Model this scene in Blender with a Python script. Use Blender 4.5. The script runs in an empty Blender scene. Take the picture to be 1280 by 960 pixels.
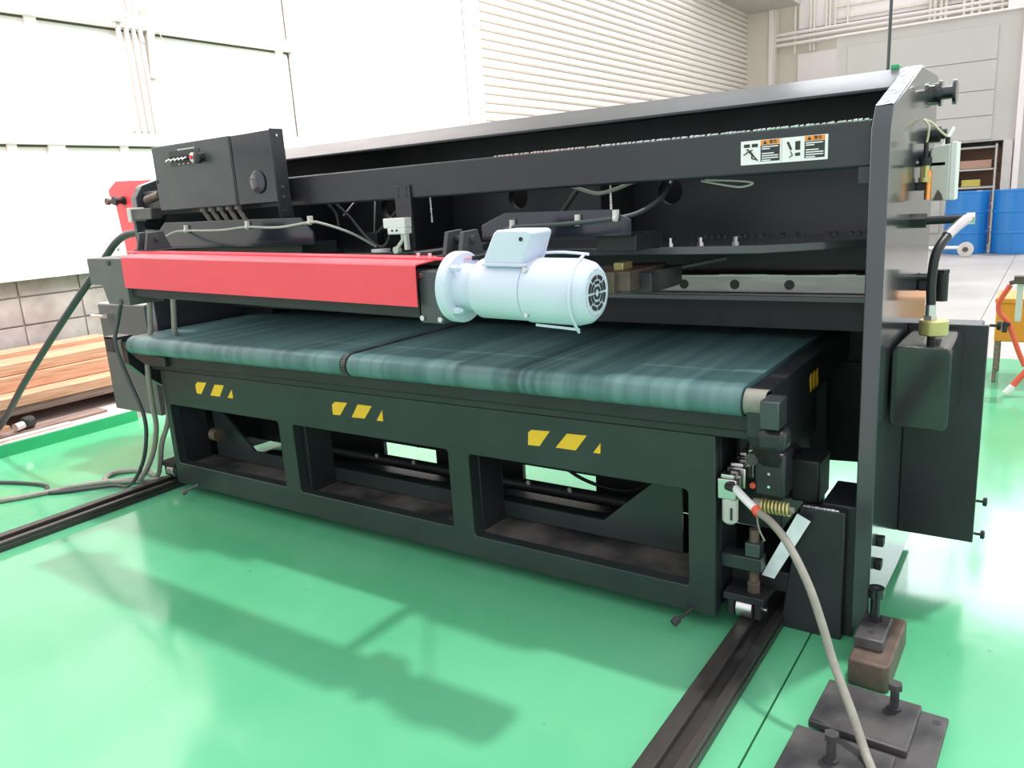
import bpy, bmesh, math, random
from mathutils import Vector, Matrix
random.seed(4)
S = bpy.context.scene
COL = S.collection

# ------------------------------------------------------------------ camera
cam_d = bpy.data.cameras.new('camera')
cam = bpy.data.objects.new('camera', cam_d)
COL.objects.link(cam)
cam_d.sensor_width = 36.0
cam_d.lens = 986.0 / 1280.0 * 36.0
cam_d.clip_end = 200
_x = Vector((-1460 / 986, -140 / 986, 1.0)).normalized() * -1
_y = Vector((692 / 986, -277 / 986, 1.0))
_y = (_y - _x * _x.dot(_y)).normalized()
_z = _x.cross(_y)
Rm = Matrix((_x, _y, _z))                      # camera-space (x right, y down, z forward) -> world
cx, cy, cz = Rm @ Vector((1, 0, 0)), -(Rm @ Vector((0, 1, 0))), -(Rm @ Vector((0, 0, 1)))
M4 = Matrix((cx, cy, cz)).transposed().to_4x4()
M4.translation = Vector((0.69525, -1.8975, 1.2))
cam.matrix_world = M4
S.camera = cam

# ------------------------------------------------------------------ light
S.view_settings.view_transform = 'Standard'
S.view_settings.look = 'None'
S.view_settings.gamma = 1.0
S.view_settings.exposure = 0.55
S.view_settings.use_curve_mapping = False
w = bpy.data.worlds.new('world'); S.world = w; w.use_nodes = True
wb = w.node_tree.nodes['Background']
wb.inputs[0].default_value = (0.93, 0.97, 1.0, 1); wb.inputs[1].default_value = 0.95
sd = bpy.data.lights.new('sun', 'SUN'); sd.energy = 1.55; sd.angle = math.radians(2.6); sd.color = (1.0, 0.99, 0.95)
sun = bpy.data.objects.new('sun', sd); COL.objects.link(sun)
sun.rotation_euler = Vector((-0.13, -0.30, -1)).to_track_quat('-Z', 'Y').to_euler()
def area(name, loc, to, sx, sy, e, c=(1, 1, 1)):
    l = bpy.data.lights.new(name, 'AREA'); l.shape = 'RECTANGLE'; l.size = sx; l.size_y = sy; l.energy = e; l.color = c
    o = bpy.data.objects.new(name, l); COL.objects.link(o); o.location = loc
    o.rotation_euler = (Vector(to) - Vector(loc)).to_track_quat('-Z', 'Y').to_euler()
    return o
wl_ = area('left_wall_fill', (-2.2, 1.5, 4.6), (-5.0, 2.6, 2.0), 7, 1.5, 200, (1.0, 0.95, 0.95))  # added fill lamp that brightens the left wall; no window stands here
wl_.data.spread = math.radians(110)

# ------------------------------------------------------------------ materials
def mat(name, col, rough=0.5, metal=0.0, coat=0.0, spec=0.5, noise=0.0, nscale=8.0, bump=0.0, bscale=60.0, rvar=0.0, col2=None, stretch=None, emit=None):
    m = bpy.data.materials.new(name); m.use_nodes = True
    nt = m.node_tree; N = nt.nodes; L = nt.links; b = N['Principled BSDF']
    b.inputs['Base Color'].default_value = (*col, 1); b.inputs['Roughness'].default_value = rough
    b.inputs['Metallic'].default_value = metal; b.inputs['Coat Weight'].default_value = coat
    b.inputs['Coat Roughness'].default_value = 0.08; b.inputs['Specular IOR Level'].default_value = spec
    tc = N.new('ShaderNodeTexCoord'); src = tc.outputs['Object']
    if stretch:
        mp = N.new('ShaderNodeMapping'); mp.inputs['Scale'].default_value = stretch; L.new(src, mp.inputs[0]); src = mp.outputs[0]
    if noise or col2 or rvar:
        n = N.new('ShaderNodeTexNoise'); n.inputs['Scale'].default_value = nscale; n.inputs['Detail'].default_value = 6
        L.new(src, n.inputs['Vector'])
        c2 = col2 or tuple(min(1, c * (1 + noise)) for c in col)
        mx = N.new('ShaderNodeMix'); mx.data_type = 'RGBA'
        mx.inputs[6].default_value = (*col, 1); mx.inputs[7].default_value = (*c2, 1)
        rp = N.new('ShaderNodeMapRange'); rp.inputs[1].default_value = 0.35; rp.inputs[2].default_value = 0.65
        L.new(n.outputs['Fac'], rp.inputs[0]); L.new(rp.outputs[0], mx.inputs[0]); L.new(mx.outputs[2], b.inputs['Base Color'])
        if rvar:
            r2 = N.new('ShaderNodeMapRange'); r2.inputs[3].default_value = rough; r2.inputs[4].default_value = rough + rvar
            L.new(n.outputs['Fac'], r2.inputs[0]); L.new(r2.outputs[0], b.inputs['Roughness'])
    if bump:
        n2 = N.new('ShaderNodeTexNoise'); n2.inputs['Scale'].default_value = bscale; n2.inputs['Detail'].default_value = 3
        L.new(src, n2.inputs['Vector'])
        bp = N.new('ShaderNodeBump'); bp.inputs['Strength'].default_value = bump; bp.inputs['Distance'].default_value = 0.004
        L.new(n2.outputs['Fac'], bp.inputs['Height']); L.new(bp.outputs[0], b.inputs['Normal'])
    if emit: b.inputs['Emission Color'].default_value = (*emit, 1); b.inputs['Emission Strength'].default_value = 1
    return m
MB_ = dict(
    black=mat('black_paint', (0.021, 0.021, 0.025), 0.30, spec=0.5, noise=0.4, nscale=5, bump=0.05, bscale=40, rvar=0.1),
    gloss=mat('gloss_black_paint', (0.012, 0.013, 0.015), 0.10, coat=0.6, noise=0.3, bump=0.10, bscale=14),
    plate=mat('side_plate_paint', (0.034, 0.038, 0.042), 0.16, coat=0.5, noise=0.3, nscale=3, rvar=0.08),
    frame=mat('frame_paint', (0.021, 0.028, 0.028), 0.28, noise=0.4, nscale=4, bump=0.05, bscale=30, rvar=0.1),
    dark=mat('dark_steel', (0.014, 0.014, 0.016), 0.5, noise=0.6, nscale=9),
    rubber=mat('black_rubber', (0.012, 0.013, 0.015), 0.38),
    grey=mat('dark_grey_paint', (0.115, 0.110, 0.112), 0.45, noise=0.15, bump=0.04, bscale=120),
    boxgrey=mat('box_grey_paint', (0.060, 0.063, 0.068), 0.36, noise=0.2, bump=0.05, bscale=200),
    boxblue=mat('box_blue_black', (0.010, 0.012, 0.022), 0.16, coat=0.4, noise=0.3, bump=0.05, bscale=30),
    red=mat('red_paint', (0.92, 0.075, 0.105), 0.42, noise=0.06, bump=0.02, bscale=60),
    redcab=mat('red_cabinet_paint', (0.90, 0.07, 0.09), 0.4, noise=0.08),
    motor=mat('pale_blue_paint', (0.64, 0.67, 0.79), 0.36, noise=0.05, bump=0.04, bscale=60),
    steel=mat('bare_steel', (0.60, 0.56, 0.56), 0.28, metal=1.0, noise=0.2, nscale=14),
    blade=mat('blade_steel', (0.42, 0.40, 0.37), 0.36, metal=0.15, noise=0.4, nscale=6, stretch=(1, 4, 8)),
    rust=mat('worn_brown_steel', (0.105, 0.075, 0.062), 0.55, metal=0.35, noise=0.5, col2=(0.17, 0.12, 0.095), nscale=18, bump=0.2),
    plates=mat('dark_worn_steel', (0.035, 0.034, 0.038), 0.45, metal=0.3, col2=(0.12, 0.11, 0.11), nscale=9, bump=0.15, bscale=70),
    railm=mat('rail_steel', (0.022, 0.022, 0.024), 0.35, metal=0.2, col2=(0.07, 0.06, 0.055), nscale=12, bump=0.15, stretch=(1, 0.15, 1)),
    dust=mat('dusty_tray', (0.025, 0.024, 0.025), 0.5, col2=(0.17, 0.15, 0.14), nscale=6, bump=0.1),
    brass=mat('brass', (0.56, 0.47, 0.20), 0.36, metal=0.55, noise=0.15, nscale=30),
    copper=mat('copper', (0.75, 0.30, 0.09), 0.3, metal=0.85, noise=0.3, nscale=40),
    white=mat('white_plastic', (0.86, 0.82, 0.81), 0.4),
    cream=mat('cream_plastic', (0.62, 0.58, 0.54), 0.45, noise=0.1, bump=0.05),
    lab=mat('label_white', (0.92, 0.86, 0.86), 0.45),
    orange=mat('label_orange', (0.90, 0.30, 0.04), 0.5),
    ink=mat('label_ink', (0.03, 0.03, 0.035), 0.5),
    yellow=mat('yellow_marking', (1.0, 0.55, 0.03), 0.45, noise=0.05),
    hose=mat('grey_hose', (0.27, 0.25, 0.215), 0.45, noise=0.15, nscale=40, bump=0.2, bscale=200),
    cableg=mat('grey_cable', (0.42, 0.40, 0.36), 0.5),
    cableb=mat('dark_cable', (0.05, 0.055, 0.06), 0.38),
    chrome=mat('chrome', (0.8, 0.8, 0.8), 0.15, metal=1.0),
    wire=mat('cream_wire', (0.75, 0.66, 0.46), 0.5),
    wall=mat('white_siding', (0.90, 0.82, 0.80), 0.6, noise=0.03, nscale=2),
    backw=mat('cream_wall', (0.72, 0.66, 0.57), 0.65, noise=0.06, nscale=2),
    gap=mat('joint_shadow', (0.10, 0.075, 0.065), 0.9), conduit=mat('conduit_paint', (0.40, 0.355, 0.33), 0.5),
    slat=mat('shutter_paint', (0.80, 0.74, 0.67), 0.5, noise=0.04),
    part=mat('partition_grey', (0.55, 0.53, 0.49), 0.6, noise=0.04, nscale=2),
    block=mat('concrete_block', (0.20, 0.165, 0.155), 0.85, noise=0.3, col2=(0.42, 0.37, 0.35), nscale=3.5, bump=0.5, bscale=90),
    mortar=mat('mortar', (0.30, 0.27, 0.25), 0.9),
    wood=mat('sawn_wood', (0.42, 0.20, 0.11), 0.65, col2=(0.58, 0.35, 0.23), nscale=6, stretch=(8, 0.7, 14), bump=0.2, bscale=30),
    woodd=mat('weathered_wood', (0.17, 0.11, 0.09), 0.8, col2=(0.33, 0.24, 0.20), nscale=6, stretch=(8, 0.7, 14), bump=0.2),
    plat=mat('dusty_concrete', (0.55, 0.46, 0.43), 0.8, noise=0.2, nscale=4),
    greenp=mat('green_edge_paint', (0.03, 0.38, 0.15), 0.4, noise=0.1),
    blue=mat('blue_drum_paint', (0.02, 0.20, 0.55), 0.3, noise=0.1, nscale=3),
    orangep=mat('orange_plastic', (0.85, 0.30, 0.03), 0.45),
    redw=mat('red_orange_paint', (0.80, 0.10, 0.05), 0.4),
    glow=mat('pale_tube', (0.85, 0.85, 0.85), 0.5),
    box_p=mat('cardboard_pink', (0.55, 0.33, 0.25), 0.8), box_y=mat('yellow_carton', (0.62, 0.52, 0.12), 0.8),
)
K = MB_
# belt: teal fabric with streaks running front to back
def belt_mat():
    m = mat('green_belt', (0.04, 0.115, 0.12), 0.42, bump=0.06, bscale=300)
    N = m.node_tree.nodes; L = m.node_tree.links; b = N['Principled BSDF']
    tc = N.new('ShaderNodeTexCoord'); mp = N.new('ShaderNodeMapping'); mp.inputs['Scale'].default_value = (14, 0.5, 0.5)
    n = N.new('ShaderNodeTexNoise'); n.inputs['Scale'].default_value = 1.6; n.inputs['Detail'].default_value = 5
    r = N.new('ShaderNodeValToRGB'); r.color_ramp.elements[0].position = 0.36; r.color_ramp.elements[1].position = 0.60
    r.color_ramp.elements[0].color = (0.080, 0.165, 0.170, 1); r.color_ramp.elements[1].color = (0.150, 0.260, 0.260, 1)
    L.new(tc.outputs['Object'], mp.inputs[0]); L.new(mp.outputs[0], n.inputs[0]); L.new(n.outputs['Fac'], r.inputs[0]); sp_ = N.new('ShaderNodeSeparateXYZ'); L.new(tc.outputs['Object'], sp_.inputs[0])
    mr = N.new('ShaderNodeMapRange'); mr.inputs[1].default_value = 0.60; mr.inputs[2].default_value = 0.88; L.new(sp_.outputs['X'], mr.inputs[0])
    r2 = N.new('ShaderNodeValToRGB'); e = r2.color_ramp.elements; e[0].color = (1, 1, 1, 1); e[1].color = (1, 1, 1, 1)
    for p_, v_ in ((0.18, 1.0), (0.24, 0.45), (0.34, 0.42), (0.38, 1.25), (0.43, 0.5), (0.47, 1.2), (0.53, 0.7), (0.60, 1.0)):
        q_ = e.new(p_); q_.color = (v_, v_, v_, 1)
    mu = N.new('ShaderNodeMix'); mu.data_type = 'RGBA'; mu.blend_type = 'MULTIPLY'; mu.inputs[0].default_value = 0.85
    L.new(mr.outputs[0], r2.inputs[0]); L.new(r.outputs[0], mu.inputs[6]); L.new(r2.outputs[0], mu.inputs[7]); L.new(mu.outputs[2], b.inputs['Base Color'])
    return m
K['belt'] = belt_mat()
def floor_mat():
    m = mat('green_epoxy_floor', (0.06, 0.46, 0.23), 0.2)
    N = m.node_tree.nodes; L = m.node_tree.links; b = N['Principled BSDF']
    tc = N.new('ShaderNodeTexCoord'); src = tc.outputs['Object']
    def noise(s, d=5, sc=None):
        n = N.new('ShaderNodeTexNoise'); n.inputs['Scale'].default_value = s; n.inputs['Detail'].default_value = d
        if sc:
            mp = N.new('ShaderNodeMapping'); mp.inputs['Scale'].default_value = sc; L.new(src, mp.inputs[0]); L.new(mp.outputs[0], n.inputs[0])
        else: L.new(src, n.inputs[0])
        return n.outputs['Fac']
    def ramp(f, a, c, p0, p1):
        r = N.new('ShaderNodeValToRGB'); r.color_ramp.elements[0].position = p0; r.color_ramp.elements[1].position = p1
        r.color_ramp.elements[0].color = (*a, 1); r.color_ramp.elements[1].color = (*c, 1); L.new(f, r.inputs[0]); return r.outputs[0]
    def mix(f, a, c, mode='MIX'):
        x = N.new('ShaderNodeMix'); x.data_type = 'RGBA'; x.blend_type = mode
        if isinstance(f, float): x.inputs[0].default_value = f
        else: L.new(f, x.inputs[0])
        L.new(a, x.inputs[6]); L.new(c, x.inputs[7]); return x.outputs[2]
    base = ramp(noise(0.9, 6), (0.098, 0.435, 0.215), (0.148, 0.50, 0.275), 0.35, 0.65)
    wear = ramp(noise(3.0, 8, (1, 0.6, 1)), (0, 0, 0), (0.22, 0.22, 0.22), 0.52, 0.75)
    pale = N.new('ShaderNodeRGB'); pale.outputs[0].default_value = (0.27, 0.54, 0.40, 1)
    g = mix(wear, base, pale.outputs[0])
    spots = ramp(noise(26, 2), (0, 0, 0), (0.6, 0.6, 0.6), 0.74, 0.80)
    brown = N.new('ShaderNodeRGB'); brown.outputs[0].default_value = (0.05, 0.10, 0.05, 1)
    g = mix(spots, g, brown.outputs[0])
    conc = ramp(noise(1.2, 6), (0.36, 0.33, 0.31), (0.46, 0.43, 0.41), 0.35, 0.65)
    sep = N.new('ShaderNodeSeparateXYZ'); L.new(src, sep.inputs[0])
    st = N.new('ShaderNodeMath'); st.operation = 'GREATER_THAN'; st.inputs[1].default_value = 3.95; L.new(sep.outputs['Y'], st.inputs[0])
    L.new(mix(st.outputs[0], g, conc), b.inputs['Base Color'])
    rr = N.new('ShaderNodeMapRange'); rr.inputs[3].default_value = 0.03; rr.inputs[4].default_value = 0.24
    L.new(noise(2.2, 5), rr.inputs[0])
    ra = N.new('ShaderNodeMath'); ra.operation = 'MULTIPLY_ADD'; ra.inputs[1].default_value = 0.30
    L.new(st.outputs[0], ra.inputs[0]); L.new(rr.outputs[0], ra.inputs[2]); L.new(ra.outputs[0], b.inputs['Roughness'])
    bp = N.new('ShaderNodeBump'); bp.inputs['Strength'].default_value = 0.06; bp.inputs['Distance'].default_value = 0.01
    L.new(noise(5, 3), bp.inputs['Height']); L.new(bp.outputs[0], b.inputs['Normal'])
    return m
K['floor'] = floor_mat()

# ------------------------------------------------------------------ builders
class B:
    """collects shapes in world coordinates"""
    def __init__(s): s.bm = bmesh.new()
    def _hull(s, vs, faces):
        v = [s.bm.verts.new(p) for p in vs]
        for f in faces:
            try: s.bm.faces.new([v[i] for i in f])
            except ValueError: pass
        return s
    def box(s, x0, x1, y0, y1, z0, z1):
        return s._hull([(x, y, z) for x in (x0, x1) for y in (y0, y1) for z in (z0, z1)],
                       [(0, 1, 3, 2), (4, 6, 7, 5), (0, 4, 5, 1), (2, 3, 7, 6), (0, 2, 6, 4), (1, 5, 7, 3)])
    def prism(s, pts, axis, a, b):
        """polygon pts (two coords) extruded on axis from a to b; axis 'x': pts=(y,z) 'y': (x,z) 'z': (x,y)"""
        mk = {'x': lambda p, q: (q, p[0], p[1]), 'y': lambda p, q: (p[0], q, p[1]), 'z': lambda p, q: (p[0], p[1], q)}[axis]
        n = len(pts); vs = [mk(p, a) for p in pts] + [mk(p, b) for p in pts]
        return s._hull(vs, [tuple(range(n)), tuple(range(2 * n - 1, n - 1, -1))] + [(i, (i + 1) % n, n + (i + 1) % n, n + i) for i in range(n)])
    def cyl(s, p, q, r, r2=None, n=20):
        p, q = Vector(p), Vector(q); r2 = r if r2 is None else r2
        d = (q - p).normalized(); u = d.orthogonal().normalized(); v = d.cross(u)
        ring = lambda c, rr: [c + (u * math.cos(2 * math.pi * i / n) + v * math.sin(2 * math.pi * i / n)) * rr for i in range(n)]
        return s._hull(ring(p, r) + ring(q, r2), [tuple(range(n)), tuple(range(2 * n - 1, n - 1, -1))] + [(i, (i + 1) % n, n + (i + 1) % n, n + i) for i in range(n)])
    def lathe(s, p, d, prof, n=28):
        """prof: list of (distance along d, radius)"""
        p, d = Vector(p), Vector(d).normalized(); u = d.orthogonal().normalized(); v = d.cross(u)
        rings = []
        for a, r in prof:
            rings.append([s.bm.verts.new(p + d * a + (u * math.cos(2 * math.pi * i / n) + v * math.sin(2 * math.pi * i / n)) * max(r, 1e-4)) for i in range(n)])
        s.bm.faces.new(rings[0]); s.bm.faces.new(rings[-1][::-1])
        for k in range(len(rings) - 1):
            for i in range(n): s.bm.faces.new((rings[k][i], rings[k][(i + 1) % n], rings[k + 1][(i + 1) % n], rings[k + 1][i]))
        return s
    def tube(s, pts, r, n=10, sub=6):
        P = [Vector(p) for p in pts]; path = []
        for i in range(len(P) - 1):
            a, b, c, d = P[max(i - 1, 0)], P[i], P[i + 1], P[min(i + 2, len(P) - 1)]
            for k in range(sub):
                t = k / sub
                path.append(0.5 * ((2 * b) + (c - a) * t + (2 * a - 5 * b + 4 * c - d) * t * t + (-a + 3 * b - 3 * c + d) * t ** 3))
        path.append(P[-1]); rings = []; u = None
        for i, c in enumerate(path):
            t = (path[min(i + 1, len(path) - 1)] - path[max(i - 1, 0)]).normalized()
            u = t.orthogonal().normalized() if u is None else (u - t * u.dot(t)).normalized()
            v = t.cross(u)
            rings.append([s.bm.verts.new(c + (u * math.cos(2 * math.pi * k / n) + v * math.sin(2 * math.pi * k / n)) * r) for k in range(n)])
        s.bm.faces.new(rings[0]); s.bm.faces.new(rings[-1][::-1])
        for k in range(len(rings) - 1):
            for i in range(n): s.bm.faces.new((rings[k][i], rings[k][(i + 1) % n], rings[k + 1][(i + 1) % n], rings[k + 1][i]))
        return s
    def build(s, name, m, parent=None, bevel=0.0, smooth=True, label=None):
        bmesh.ops.recalc_face_normals(s.bm, faces=s.bm.faces)
        off = wpos(parent) if parent else Vector((0, 0, 0))
        if not parent:                                         # origin at the base centre
            xs = [v.co for v in s.bm.verts]
            off = Vector(((min(c.x for c in xs) + max(c.x for c in xs)) / 2, (min(c.y for c in xs) + max(c.y for c in xs)) / 2, min(c.z for c in xs)))
        for v in s.bm.verts: v.co -= off
        me = bpy.data.meshes.new(name); s.bm.to_mesh(me); s.bm.free()
        me.materials.append(K[m] if isinstance(m, str) else m)
        o = bpy.data.objects.new(name, me); COL.objects.link(o)
        if parent: o.parent = parent
        else: o.location = off
        if smooth:
            for p in me.polygons: p.use_smooth = True
            me.set_sharp_from_angle(angle=math.radians(38))
        if bevel:
            md = o.modifiers.new('bevel', 'BEVEL'); md.width = bevel; md.segments = 2; md.limit_method = 'ANGLE'; md.angle_limit = math.radians(40)
        if label: o['label'] = label
        return o
def wpos(o):
    p = Vector((0, 0, 0))
    while o: p += o.location; o = o.parent
    return p
def tag(o, label, cat, group=None):
    o['label'] = label; o['category'] = cat
    if group: o['group'] = group
    return o
def thing(name, loc, label, cat, group=None):
    o = bpy.data.objects.new(name, None); COL.objects.link(o); o.location = loc; o.empty_display_size = 0.1
    return tag(o, label, cat, group)
def struct(o): o['kind'] = 'structure'; return o
def bx(name, m, par, x0, x1, y0, y1, z0, z1, bevel=0.002, label=None):
    return B().box(x0, x1, y0, y1, z0, z1).build(name, m, par, bevel=bevel, label=label)
def bolt(par, p, d, r=0.008, h=0.006, m='dark', name='bolt'):
    p = Vector(p); return B().cyl(p, p + Vector(d) * h, r, n=6).build(name, m, par)
def plate_with_holes(outer, holes, y0, y1):
    """plate in the XZ plane: outer (x0,x1,z0,z1), holes = polygons (x,z); thickness y0..y1"""
    b = B(); bm = b.bm
    def loop(pts): 
        v = [bm.verts.new((p[0], y0, p[1])) for p in pts]
        return [bm.edges.new((v[i], v[(i + 1) % len(v)])) for i in range(len(v))]
    x0, x1, z0, z1 = outer if len(outer) == 4 and not hasattr(outer[0], '__len__') else (0, 0, 0, 0)
    op = [(x0, z0), (x1, z0), (x1, z1), (x0, z1)] if not hasattr(outer[0], '__len__') else outer
    ed = loop(op)
    for h in holes: ed += loop(h)
    bmesh.ops.triangle_fill(bm, use_beauty=True, edges=ed, normal=(0, -1, 0))
    r = bmesh.ops.extrude_face_region(bm, geom=list(bm.faces))
    for v in [g for g in r['geom'] if isinstance(g, bmesh.types.BMVert)]: v.co.y = y1
    return b
def rrect(x0, x1, z0, z1, r, n=4):
    out = []
    for (cx_, cz_, a0) in ((x1 - r, z1 - r, 0), (x0 + r, z1 - r, 90), (x0 + r, z0 + r, 180), (x1 - r, z0 + r, 270)):
        for k in range(n + 1):
            a = math.radians(a0 + 90 * k / n); out.append((cx_ + r * math.cos(a), cz_ + r * math.sin(a)))
    return out
def text_mesh(txt, size, loc, m, par, name='lettering', ext=0.0004):
    c = bpy.data.curves.new(name, 'FONT'); c.body = txt; c.size = size; c.extrude = ext; c.align_x = 'CENTER'; c.align_y = 'CENTER'; c.resolution_u = 2
    t = bpy.data.objects.new('tmp', c); COL.objects.link(t)
    dg = bpy.context.evaluated_depsgraph_get(); me = bpy.data.meshes.new_from_object(t.evaluated_get(dg)); bpy.data.objects.remove(t)
    me.transform(Matrix.Rotation(math.radians(90), 4, 'X')); me.transform(Matrix.Translation(Vector(loc) - wpos(par)))
    me.materials.clear(); me.materials.append(K[m])
    o = bpy.data.objects.new(name, me); COL.objects.link(o); o.parent = par; return o

# ------------------------------------------------------------------ setting
# floor, with the narrow cut joint running away at x = 0.225
b = B()
b.box(-7, 0.2225, -6, 18, -0.02, 0).box(0.2275, 9, -6, 18, -0.02, 0).box(-7, 9, -6, 18, -0.04, -0.02)
fl = struct(b.build('floor', 'floor', smooth=False))
# keep object coordinates equal to world coordinates for the paint edge
off = fl.location.copy(); fl.data.transform(Matrix.Translation(off)); fl.location = (0, 0, 0)

# raised platform on the left
pf = struct(B().box(-5.0, -3.95, -3.2, 0.66, 0.0, 0.07).box(-5.0, -4.0, 0.66, 0.98, 0.0, 0.0695).build('trim_1', 'plat'))
B().box(-3.95, -3.938, -3.2, 0.66, 0.0, 0.066).build('painted_edge', 'greenp', pf)
# block wall
wl = struct(bx('wall_left', 'mortar', None, -5.25, -5.012, -3.2, 16.0, 0, 0.868, 0))
src = None; y0 = 0.59 - 0.41 * 9
for r in range(5):
    for c in range(18):
        if src is None:
            src = B().box(-5.02, -5.0, y0, y0 + 0.402, -0.087, 0.092).build('block', 'block', wl, bevel=0.004); base = Vector(src.location)
            o = src
        else:
            o = src.copy(); COL.objects.link(o)
        o.location = (0.0 + random.uniform(-0.002, 0.002), c * 0.41, 0.087 + r * 0.19 - 0.0)
# siding above the blocks
sd_ = struct(bx('wall_left_upper', 'wall', None, -5.2, -5.0, -3.2, 5.80, 0.868, 7.0, 0))
for k, (z, h, d) in enumerate([(0.868, 0.05, 0.05), (1.74, 0.10, 0.055), (2.55, 0.09, 0.08), (4.2, 0.09, 0.08)]):
    bx('rail', 'wall', sd_, -5.0, -5.0 + d, -3.2, 3.15, z, z + h, 0.004)
for z in (1.725, 2.535, 4.185): bx('gap_shade', 'gap', sd_, -5.0, -4.992, -3.2, 3.15, z, z + 0.016, 0)  # dark strips paint the shade lines under the rails
bx('gap_shade', 'gap', sd_, -5.0, -4.99, 3.141, 3.15, 0.9, 7.0, 0)  # painted shade line along the column edge
for y in (-1.9, -1.5, -0.6, -0.2, 0.33, 0.69, 0.95, 1.46, 1.95, 2.75):
    if y in (0.33, 0.95): bx('stile', 'wall', sd_, -5.0, -4.965, y, y + 0.11, 0.918, 1.74, 0.003)
    else: bx('stile', 'wall', sd_, -5.0, -4.975, y, y + 0.06, 0.918, 1.74, 0.003)
for y in (-1.2, 0.95, 3.0): bx('stile', 'wall', sd_, -5.0, -4.965, y, y + 0.07, 1.84, 2.55, 0.003)
bx('sill', 'wall', sd_, -5.0, -4.93, -3.2, 3.15, 0.868, 0.895, 0.003)
# box column and plain jamb panel before the shutter
co = struct(bx('trim_2', 'wall', None, -5.0, -4.8, 3.15, 4.53, 0.0, 7.0, 0.006))
jp = struct(bx('trim_3', 'wall', None, -5.0, -4.96, 4.53, 5.72, 0.0, 7.0, 0.004))
bx('guide_rail', 'wall', jp, -4.96, -4.90, 5.72, 5.92, 0.0, 6.0, 0.004)
for z in (2.22, 3.10): bx('clamp', 'slat', jp, -4.9, -4.885, 5.70, 5.93, z, z + 0.035, 0.002)
# roller shutter
dr = struct(thing('door_1', (-5.0, 10.8, 0), 'roller shutter', 'door')); del dr['label']; del dr['category']
bx('gap_shade', 'gap', jp, -4.962, -4.955, 5.674, 5.68, 0, 6, 0)  # this strip and the next paint shade lines at the jamb edges
bx('gap_shade', 'gap', jp, -4.962, -4.952, 4.53, 4.542, 0, 6, 0)
src = None
for k in range(62):
    if src is None:
        src = B().prism([(-5.0, 0), (-4.985, 0.004), (-4.962, 0.02), (-4.955, 0.048), (-4.962, 0.076), (-4.985, 0.092), (-5.0, 0.096)], 'y', 5.92, 15.70).build('slat', 'slat', dr)
        o = src
    else: o = src.copy(); COL.objects.link(o)
    o.location = (0, 0, 0.1 * k)
B().box(-5.06, -4.99, 5.92, 15.7, 0.0, 6.3).build('backing', 'mortar', dr)
# prism axis 'y' maps pts to (x,z): the slats run along y
co2 = struct(bx('trim_4', 'backw', None, -5.0, -4.40, 15.5, 15.8, 0, 7, 0.01))
bx('edge_strip', 'wall', co2, -4.52, -4.44, 15.46, 15.5, 0, 7, 0.004)
sf = struct(bx('trim_5', 'part', None, -5.0, -3.90, 12.6, 15.5, 4.56, 4.9, 0.01))
# back wall
wk = struct(bx('wall_back', 'backw', None, -5.2, 9, 15.8, 16.1, 0, 9.0, 0))
bx('upper_cladding', 'wall', wk, -4.0, 9, 15.74, 15.8, 4.15, 7.0, 0.004)
for k in range(8): bx('cladding_rib', 'slat', wk, -3.3, 9, 15.70, 15.74, 4.22 + k * 0.21, 4.27 + k * 0.21, 0.003)
bx('board', 'wall', wk, -4.0, -3.25, 15.72, 15.8, 3.05, 3.68, 0.004)
for k, z in enumerate((3.86, 3.97, 4.06)):
    B().cyl((-4.4, 15.6, z + 0.02), (8.5, 15.6, z), 0.032, n=10).build('conduit', 'wall', wk)
for x in (-4.05, -3.75, -3.68, -3.45, -3.38, -3.28, -3.05):
    B().cyl((x, 15.66, 3.7 if x < -3.5 else 4.1), (x, 15.66, 6.9), 0.022, n=8).build('conduit', 'slat', wk)
for x in (-1.6, -1.52, -1.42, -1.34, -1.05, -0.92, -0.8, -0.62, -0.45):
    B().cyl((x, 15.6, 3.9), (x, 15.6, 6.9), 0.028, n=8).build('conduit', 'backw', wk)
bx('girder', 'wall', wk, -0.35, -0.05, 15.3, 15.7, 3.4, 7.0, 0.01)

K['pane'] = mat('daylight_pane', (0.9, 0.93, 1.0), 0.3, emit=(5.0, 5.2, 5.5))
wn = struct(thing('window_1', (2.0, 15.75, 5.3), '', '')); del wn['label']; del wn['category']
for k in range(7):
    x = -4.2 + k * 1.8
    bx('pane', 'pane', wn, x + 0.06, x + 1.74, 15.66, 15.68, 5.4, 8.0, 0)
    bx('mullion', 'wall', wn, x - 0.06, x + 0.06, 15.6, 15.74, 5.3, 8.1, 0.004)
bx('sill', 'wall', wn, -4.3, 8.4, 15.55, 15.74, 5.28, 5.40, 0.004)
bx('head', 'wall', wn, -4.3, 8.4, 15.55, 15.74, 8.0, 8.12, 0.004)

# grey partition enclosure with a shelf alcove
pt = struct(B().box(-2.64, -0.84, 13.0, 15.0, 0, 3.47).box(-0.05, 4.0, 13.0, 15.0, 0, 3.47).box(-0.84, -0.05, 13.0, 15.0, 1.60, 3.47).box(-0.84, -0.05, 13.9, 15.0, 0, 1.60).build('wall_partition', 'part', smooth=False))
for z0, z1 in ((1.63, 1.98), (1.99, 2.36), (2.37, 2.80), (2.81, 3.30)):
    bx('panel', 'part', pt, -2.46, -0.30, 12.975, 13.0, z0, z1, 0.004)
for z0, z1 in ((0.2, 0.8), (0.81, 1.2), (1.21, 1.62)):
    bx('panel', 'part', pt, -2.46, -0.95, 12.975, 13.0, z0, z1, 0.004)
bx('corner_post', 'wall', pt, 0.02, 0.10, 12.90, 13.0, 0, 3.6, 0.004)
bx('corner_post', 'cream', pt, -0.13, 0.00, 12.94, 13.0, 0, 1.60, 0.004)
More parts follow.
